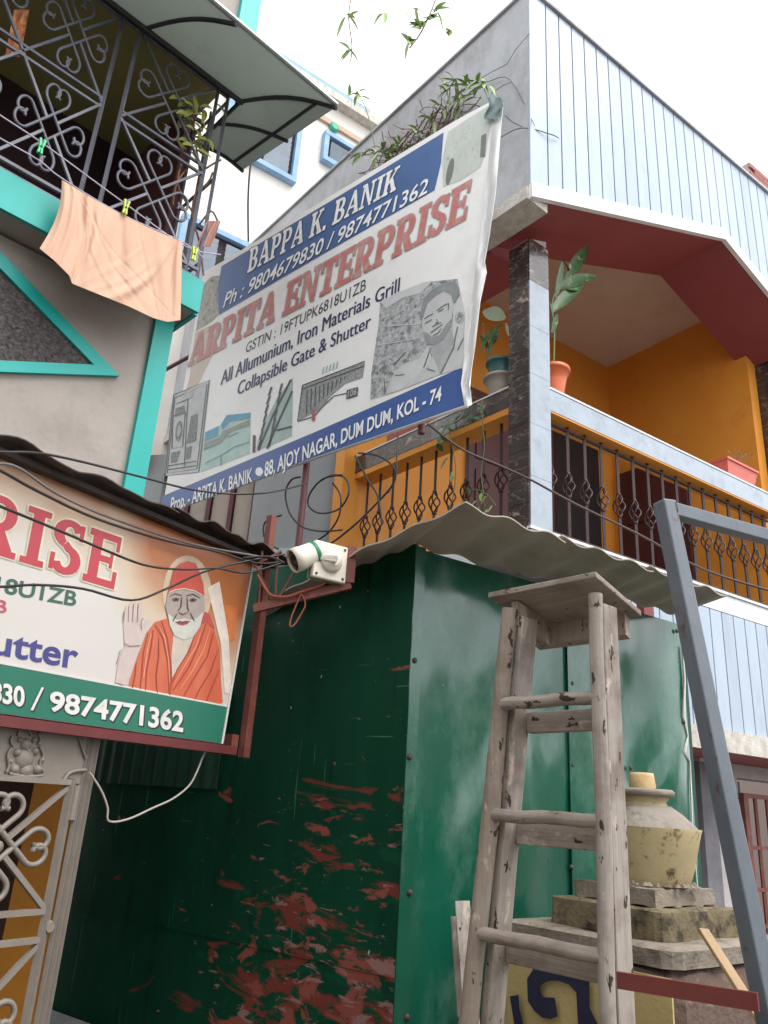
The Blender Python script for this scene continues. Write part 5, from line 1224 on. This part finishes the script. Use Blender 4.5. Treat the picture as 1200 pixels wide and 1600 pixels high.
# ================================================================== PLANTS
M_leaf = mat('croton_leaf', '2f5230', '4a6b3c', 18, .4, c3='9aa26c', s3=16, t3=(.58, .66))
M_leafy = mat('yellow_green_leaf', '7d8440', '99994e', 14, .45)
M_leafd = mat('dark_vine_leaf', '2d5a34', '47733f', 10, .4)
M_leafp = mat('pale_lit_leaf', '7c9a52', '98ae68', 12, .45)
M_stem = mat('brown_twig', '7d685e', '94807a', 12, .8)
M_stemg = mat('green_stem', '6d7a4a', None, rough=.6)
M_leafgrey = mat('pale_grey_leaf', '98a88c', 'a9b69c', 12, .5)
def leaf(mb, p, d, nrm_, L_, W_, droop=.3, seg=5, fold=.15):
    p = V(p); d = V(d).normalized(); s_ = d.cross(V(nrm_))
    if s_.length < 1e-3: s_ = d.cross(V((1, 0, .3)))
    s_.normalize(); nn = s_.cross(d); rows = []
    for i in range(seg + 1):
        t = i / seg; w_ = W_ * (math.sin(math.pi * min(1, t * .92 + .04)) ** .8) * (1 - .25 * t)
        c = p + d * (L_ * t) + V((0, 0, -droop * L_ * t * t))
        rows += [c - s_ * w_ / 2 + nn * fold * w_, c, c + s_ * w_ / 2 + nn * fold * w_]
    fs = []
    for i in range(seg):
        a = i * 3; fs += [[a, a + 1, a + 4, a + 3], [a + 1, a + 2, a + 5, a + 4]]
    mb.add(rows, fs, True)
def pot(name, c, r0, r1, h, m, parent, rim=.012):
    return obj(name, MB().lathe([(r0, 0), (lerp(r0, r1, .5), h * .5), (r1, h * .86), (r1 + rim, h * .87), (r1 + rim, h), (r1 - .008, h), (r1 - .014, h - .03)], c, 24), m, parent)
M_soil = mat('soil', '3a2c22', '2c2018', 20, .95)
# croton in a terracotta pot on the front rail
c = RH(.30, -.085, 4.016); PL = thing('potted_croton', 'orange plastic pot with a tall variegated plant on the marble rail', 'potted plant', c)
pot('pot', c, .062, .094, .20, mat('orange_plastic_pot', 'cf6a3c', 'c8623a', 4, .4), PL); obj('soil', MB().lathe([(.08, .165), (.01, .175)], c, 16), M_soil, PL)
Pc_ = FR.shift(-.085)
stm = smooth_path([c + V((0, 0, .16)), Pc_.px(866, 520), Pc_.px(862, 480), Pc_.px(870, 450), Pc_.px(890, 425)])
obj('stem', MB().tube(stm, .006, 6), M_stemg, PL)
rv = random.Random(3)
for (x0, y0), (x1, y1), W_ in (((862, 488), (912, 436), .075), ((872, 452), (933, 424), .08), ((884, 440), (920, 376), .07), ((868, 465), (880, 400), .045), ((862, 520), (872, 486), .04), ((890, 424), (872, 400), .05), ((864, 498), (858, 470), .035), ((876, 450), (905, 455), .05)):
    a, b_ = Pc_.px(x0, y0), Pc_.px(x1, y1, .05); mb = MB(); leaf(mb, a, b_ - a + V((0, 0, .02)), FR.n + V((rv.uniform(-.4, .4), 0, .5)), (b_ - a).length, W_ * 1.35, .12, 6); obj('leaf', mb, M_leaf, PL)
# teal pot and grey planter on the side rail
c = SH(.30, -.085, 4.014); PL = thing('potted_rubber_plant', 'teal pot in a grey planter with large leaves on the side rail', 'potted plant', c)
pot('planter', c, .07, .098, .14, mat('grey_planter', 'a59d92', '958c80', 8, .8), PL); pot('pot', c + V((0, 0, .12)), .066, .084, .135, mat('teal_pot', '3a6a6c', '335f60', 6, .45), PL)
obj('stem', MB().tube(smooth_path([c + V((0, 0, .22)), SD.shift(-.085).px(758, 540), SD.shift(-.085).px(755, 505)]), .005, 6), M_stem, PL)
Sc = SD.shift(-.085)
for (x0, y0), (x1, y1), W_, m_ in (((790, 498), (755, 480), .11, M_leafgrey), ((772, 508), (752, 545), .05, M_leafd), ((778, 512), (760, 560), .04, M_leafd), ((785, 505), (765, 530), .05, M_leaf), ((770, 540), (782, 515), .05, M_leaf), ((765, 545), (750, 520), .04, M_leafd), ((790, 505), (798, 525), .03, M_leafgrey)):
    a, b_ = Sc.px(x0, y0), Sc.px(x1, y1, .04); mb = MB(); leaf(mb, a, b_ - a, SD.n, (b_ - a).length, W_, .15, 6); obj('leaf', mb, m_, PL)
# rusty ring planter, small dry plants
c = SH(.62, -.085, 4.014); PL = thing('rail_planter', 'small brown planter with dry plants at the signboard corner on the side rail', 'potted plant', c)
pot('planter', c, .06, .08, .1, mat('brown_pot', '6d4a30', '5c3d28', 8, .7), PL)
mb = MB()
for i in range(40):
    d = V((rv.uniform(-1, 1), rv.uniform(-1, 1), rv.uniform(.2, 1.2))); leaf(mb, c + V((rv.uniform(-.05, .05), rv.uniform(-.05, .05), .09)), d, V((rv.uniform(-1, 1), -1, 1)), rv.uniform(.05, .1), .025, .5)
obj('foliage', mb, M_leafd, PL)
# long red planter under the signboard edge, red trough on the front rail
c = SH(1.12, -.085, 4.013); tag(obj('long_planter', MB().box(SH(.88, -.15, 4.013), wv * .45, nw * .13, (0, 0, .1)), mat('red_planter_plastic', 'a8443c', '983a34', 6, .5), bevel=.01), 'long red planter on the side rail peeping under the signboard', 'planter')
PL = thing('red_trough', 'salmon red square planter with a dry plant on the front rail at the right', 'planter', RH(2.2, -.085, 4.015))
q0 = [RH(2.08, -.16, 4.015), RH(2.42, -.16, 4.015), RH(2.42, -.02, 4.015), RH(2.08, -.02, 4.015)]; q1 = [RH(2.05, -.18, 4.13), RH(2.45, -.18, 4.13), RH(2.45, .0, 4.13), RH(2.05, .0, 4.13)]
M_tr = mat('salmon_plastic', 'c4584a', 'cc6656', 5, .45)
obj('trough', MB().hexa(q0, q1), M_tr, PL); obj('trough_rim', MB().box(RH(2.04, -.19, 4.13), u * .42, n * .2, (0, 0, .018)), M_tr, PL)
mb = MB()
for i in range(26):
    b0 = RH(rv.uniform(2.3, 2.4), -.09, 4.14); d = V((rv.uniform(-.6, .6), rv.uniform(-.6, .6), 1)); mb.tube(smooth_path([b0, b0 + d * .1, b0 + d * .17 + V((rv.uniform(-.06, .06), 0, -.02))], 3), .0022, 4)
obj('dry_stem', mb, mat('dry_stem', '9a7a5c', None, rough=.9), PL)
# vine hanging down the side railing
VP_ = SD.shift(.03); PL = thing('hanging_vine', 'green vine trailing from the side rail over the balusters', 'vine', VP_.px(735, 640))
mb = MB()
for pts in ([(700, 655), (705, 690), (712, 730), (708, 775), (700, 800)], [(755, 625), (754, 660), (757, 700), (752, 740), (757, 790), (748, 830)], [(737, 610), (735, 640), (720, 655), (690, 668)], [(720, 775), (740, 765), (760, 772), (775, 790)], [(728, 780), (745, 800), (765, 785)], [(690, 665), (712, 672), (722, 660)]):
    mb.tube(smooth_path([VP_.px(x, y) for x, y in pts], 4), .0035, 5)
obj('stem', mb, M_stemg, PL)
for x, y, L_ in ((700, 665, .09), (712, 655, .08), (690, 678, .08), (722, 648, .07), (730, 652, .07), (705, 645, .06), (698, 690, .07), (708, 735, .05), (705, 742, .05), (712, 745, .05), (700, 715, .07), (692, 705, .08), (755, 640, .05), (760, 650, .05), (750, 655, .05), (752, 770, .05), (760, 775, .045), (745, 782, .05), (735, 770, .05), (770, 790, .045), (725, 790, .04), (757, 800, .05), (748, 792, .04), (715, 660, .07), (738, 660, .06)):
    mb = MB(); a = rv.uniform(0, 6.28); leaf(mb, VP_.px(x, y, .01), SD.u * math.cos(a) + V((0, 0, math.sin(a) * .7 - .3)) + SD.n * .3, SD.n + V((0, 0, .6)), L_, L_ * .6, .3, 5); obj('leaf', mb, M_leafd if y < 720 else M_leafp, PL)
# tangle of dry creeper on the side parapet, fresh sprays at its ends
CP = Plane(KS(0, .03, 0), HW); PL = thing('dry_creeper', 'tangled leafless creeper on the grey side parapet above the signboard', 'creeper', CP.px(650, 290))
mb = MB()
for i in range(190):
    t = rv.random(); x0, y0 = lerp(590, 715, t) + rv.uniform(-14, 14), lerp(270, 165, t) + rv.uniform(-12, 55)
    pts = [(x0, y0)]; a = rv.uniform(0, 6.28)
    for k in range(4): a += rv.uniform(-.9, .9); L_ = rv.uniform(6, 17); pts.append((pts[-1][0] + L_ * math.cos(a), pts[-1][1] + L_ * math.sin(a) * .9))
    mb.tube(smooth_path([CP.px(x, y, rv.uniform(-.02, .13)) for x, y in pts], 3), rv.uniform(.0018, .0045), 4)
obj('twig', mb, M_stem, PL)
mb = MB()
for i in range(7):
    t = i / 6; mb.tube(smooth_path([CP.px(lerp(575, 690, t), lerp(300, 240, t), .0), CP.px(lerp(610, 700, t), lerp(240, 190, t), .05), CP.px(lerp(640, 715, t), lerp(205, 140, t), .06)], 4), .006, 6)
obj('stem', mb, M_stem, PL)
def spray(c, dirs, L_, W_, m_, parent, n_=10, spread=.8):
    for i in range(n_):
        d = V(dirs) + V((rv.uniform(-1, 1), rv.uniform(-1, 1), rv.uniform(-1, .6))) * spread
        mb = MB(); leaf(mb, V(c) + V((rv.uniform(-.02, .02), rv.uniform(-.02, .02), rv.uniform(-.02, .02))), d, V((0, -.5, 1)), L_ * rv.uniform(.7, 1.2), W_, .45, 5); obj('leaf', mb, m_, parent)
for x, y, n_ in ((748, 128, 11), (730, 135, 9), (712, 128, 9), (700, 140, 7), (565, 240, 7), (585, 236, 7), (600, 232, 6), (612, 236, 6), (625, 228, 5), (560, 145, 9), (690, 165, 6), (675, 190, 5), (650, 205, 4), (640, 232, 5), (720, 155, 6), (610, 250, 5), (548, 150, 5), (575, 160, 4), (760, 132, 6), (742, 150, 5)):
    spray(CP.px(x, y, .12), SD.n * .5 + V((0, 0, -.1)), .11, .032, M_leafp, PL, n_)
mb = MB(); mb.tube(smooth_path([CP.px(690, 200, .05), CP.px(715, 150, .1), CP.px(735, 135, .12), CP.px(750, 126, .12)], 4), .004, 5); mb.tube(smooth_path([CP.px(590, 255, .05), CP.px(580, 200, .1), CP.px(570, 165, .12), CP.px(558, 142, .12)], 4), .004, 5)
mb.tube(smooth_path([CP.px(540, 240, .08), CP.px(570, 242, .1), CP.px(600, 236, .1), CP.px(630, 230, .08)], 4), .004, 5)
obj('stem', mb, M_stemg, PL)
# thin high sprays against the sky
def high_branch(pts, leaves, label, D):
    PLh = thing('tree_branch', label, 'branch', at(*pts[0], D)); mb = MB(); mb.tube(smooth_path([at(x, y, D) for x, y in pts], 4), [.014] + [.008] * (4 * (len(pts) - 1)), 5); obj('stem', mb, M_stem, PLh)
    for x, y, n_ in leaves: spray(at(x, y, D), V((0, -.2, -.2)), .16, .06, M_leafp, PLh, n_, .9)
high_branch([(700, -90), (690, -40), (680, 0), (668, 30), (655, 55), (640, 75)], [(680, 20, 7), (668, 30, 7), (655, 45, 7), (640, 68, 7), (648, 15, 4), (700, 50, 5)], 'thin leafy branch hanging into the sky left of the parapet peak', 5.2)
high_branch([(560, -60), (548, 0), (545, 30), (550, 70), (548, 95)], [(542, 25, 4), (548, 80, 5), (600, 20, 3)], 'sparse pale branch in the sky above the far white house', 6.0)
# climber in the caged balcony corner
GPn = LP.shift(-.05); PL = thing('balcony_climber', 'pale green climbing plant tied inside the balcony cage corner', 'climber', GPn.px(312, 360))
mb = MB()
for pts in ([(318, 430), (312, 380), (300, 330), (312, 270), (300, 200)], [(312, 270), (330, 258), (345, 250)], [(300, 330), (278, 290), (285, 250)], [(308, 300), (325, 285), (332, 270)], [(270, 320), (275, 290), (290, 265)], [(312, 350), (330, 330), (340, 345)]):
    mb.tube(smooth_path([GPn.px(x, y) for x, y in pts], 4), .005, 5)
obj('stem', mb, mat('tan_stem', '8d6a52', '7a5a44', 10, .8), PL)
for i in range(46):
    x, y = rv.gauss(305, 16), rv.uniform(148, 236); a = rv.uniform(0, 6.28)
    mb = MB(); leaf(mb, GPn.px(x, y, rv.uniform(-.05, .09)), LP.u * math.cos(a) + V((0, 0, math.sin(a) * .6 - .5)) + LP.n * .3, LP.n + V((0, 0, .4)), rv.uniform(.05, .085), .035, .4); obj('leaf', mb, M_leafy, PL)
# clothes and bundles inside the cage
def rag(x0, y0, x1, y1, D, c, label, name='hung_cloth'):
    P = LP.shift(-D); m_ = mat('rag_' + c, c, 'd9b07a' if c == 'b04a2c' else None, 40, .9)
    fn = lambda x, y: P.px(lerp(x0, x1, x) - 14 * y, lerp(y0, y1, y), .012 * math.sin(x * 12 + y * 3))
    tag(obj(name, MB().grid(fn, 14, 14, True, P.n * -.003), m_), label, 'cloth')
rag(22, 15, 46, 88, .06, 'b04a2c', 'red and white printed cloth behind the cage at the top left')
rag(322, 345, 345, 385, .02, 'b78c82', 'pinkish cloth bundle at the lower right corner of the cage')
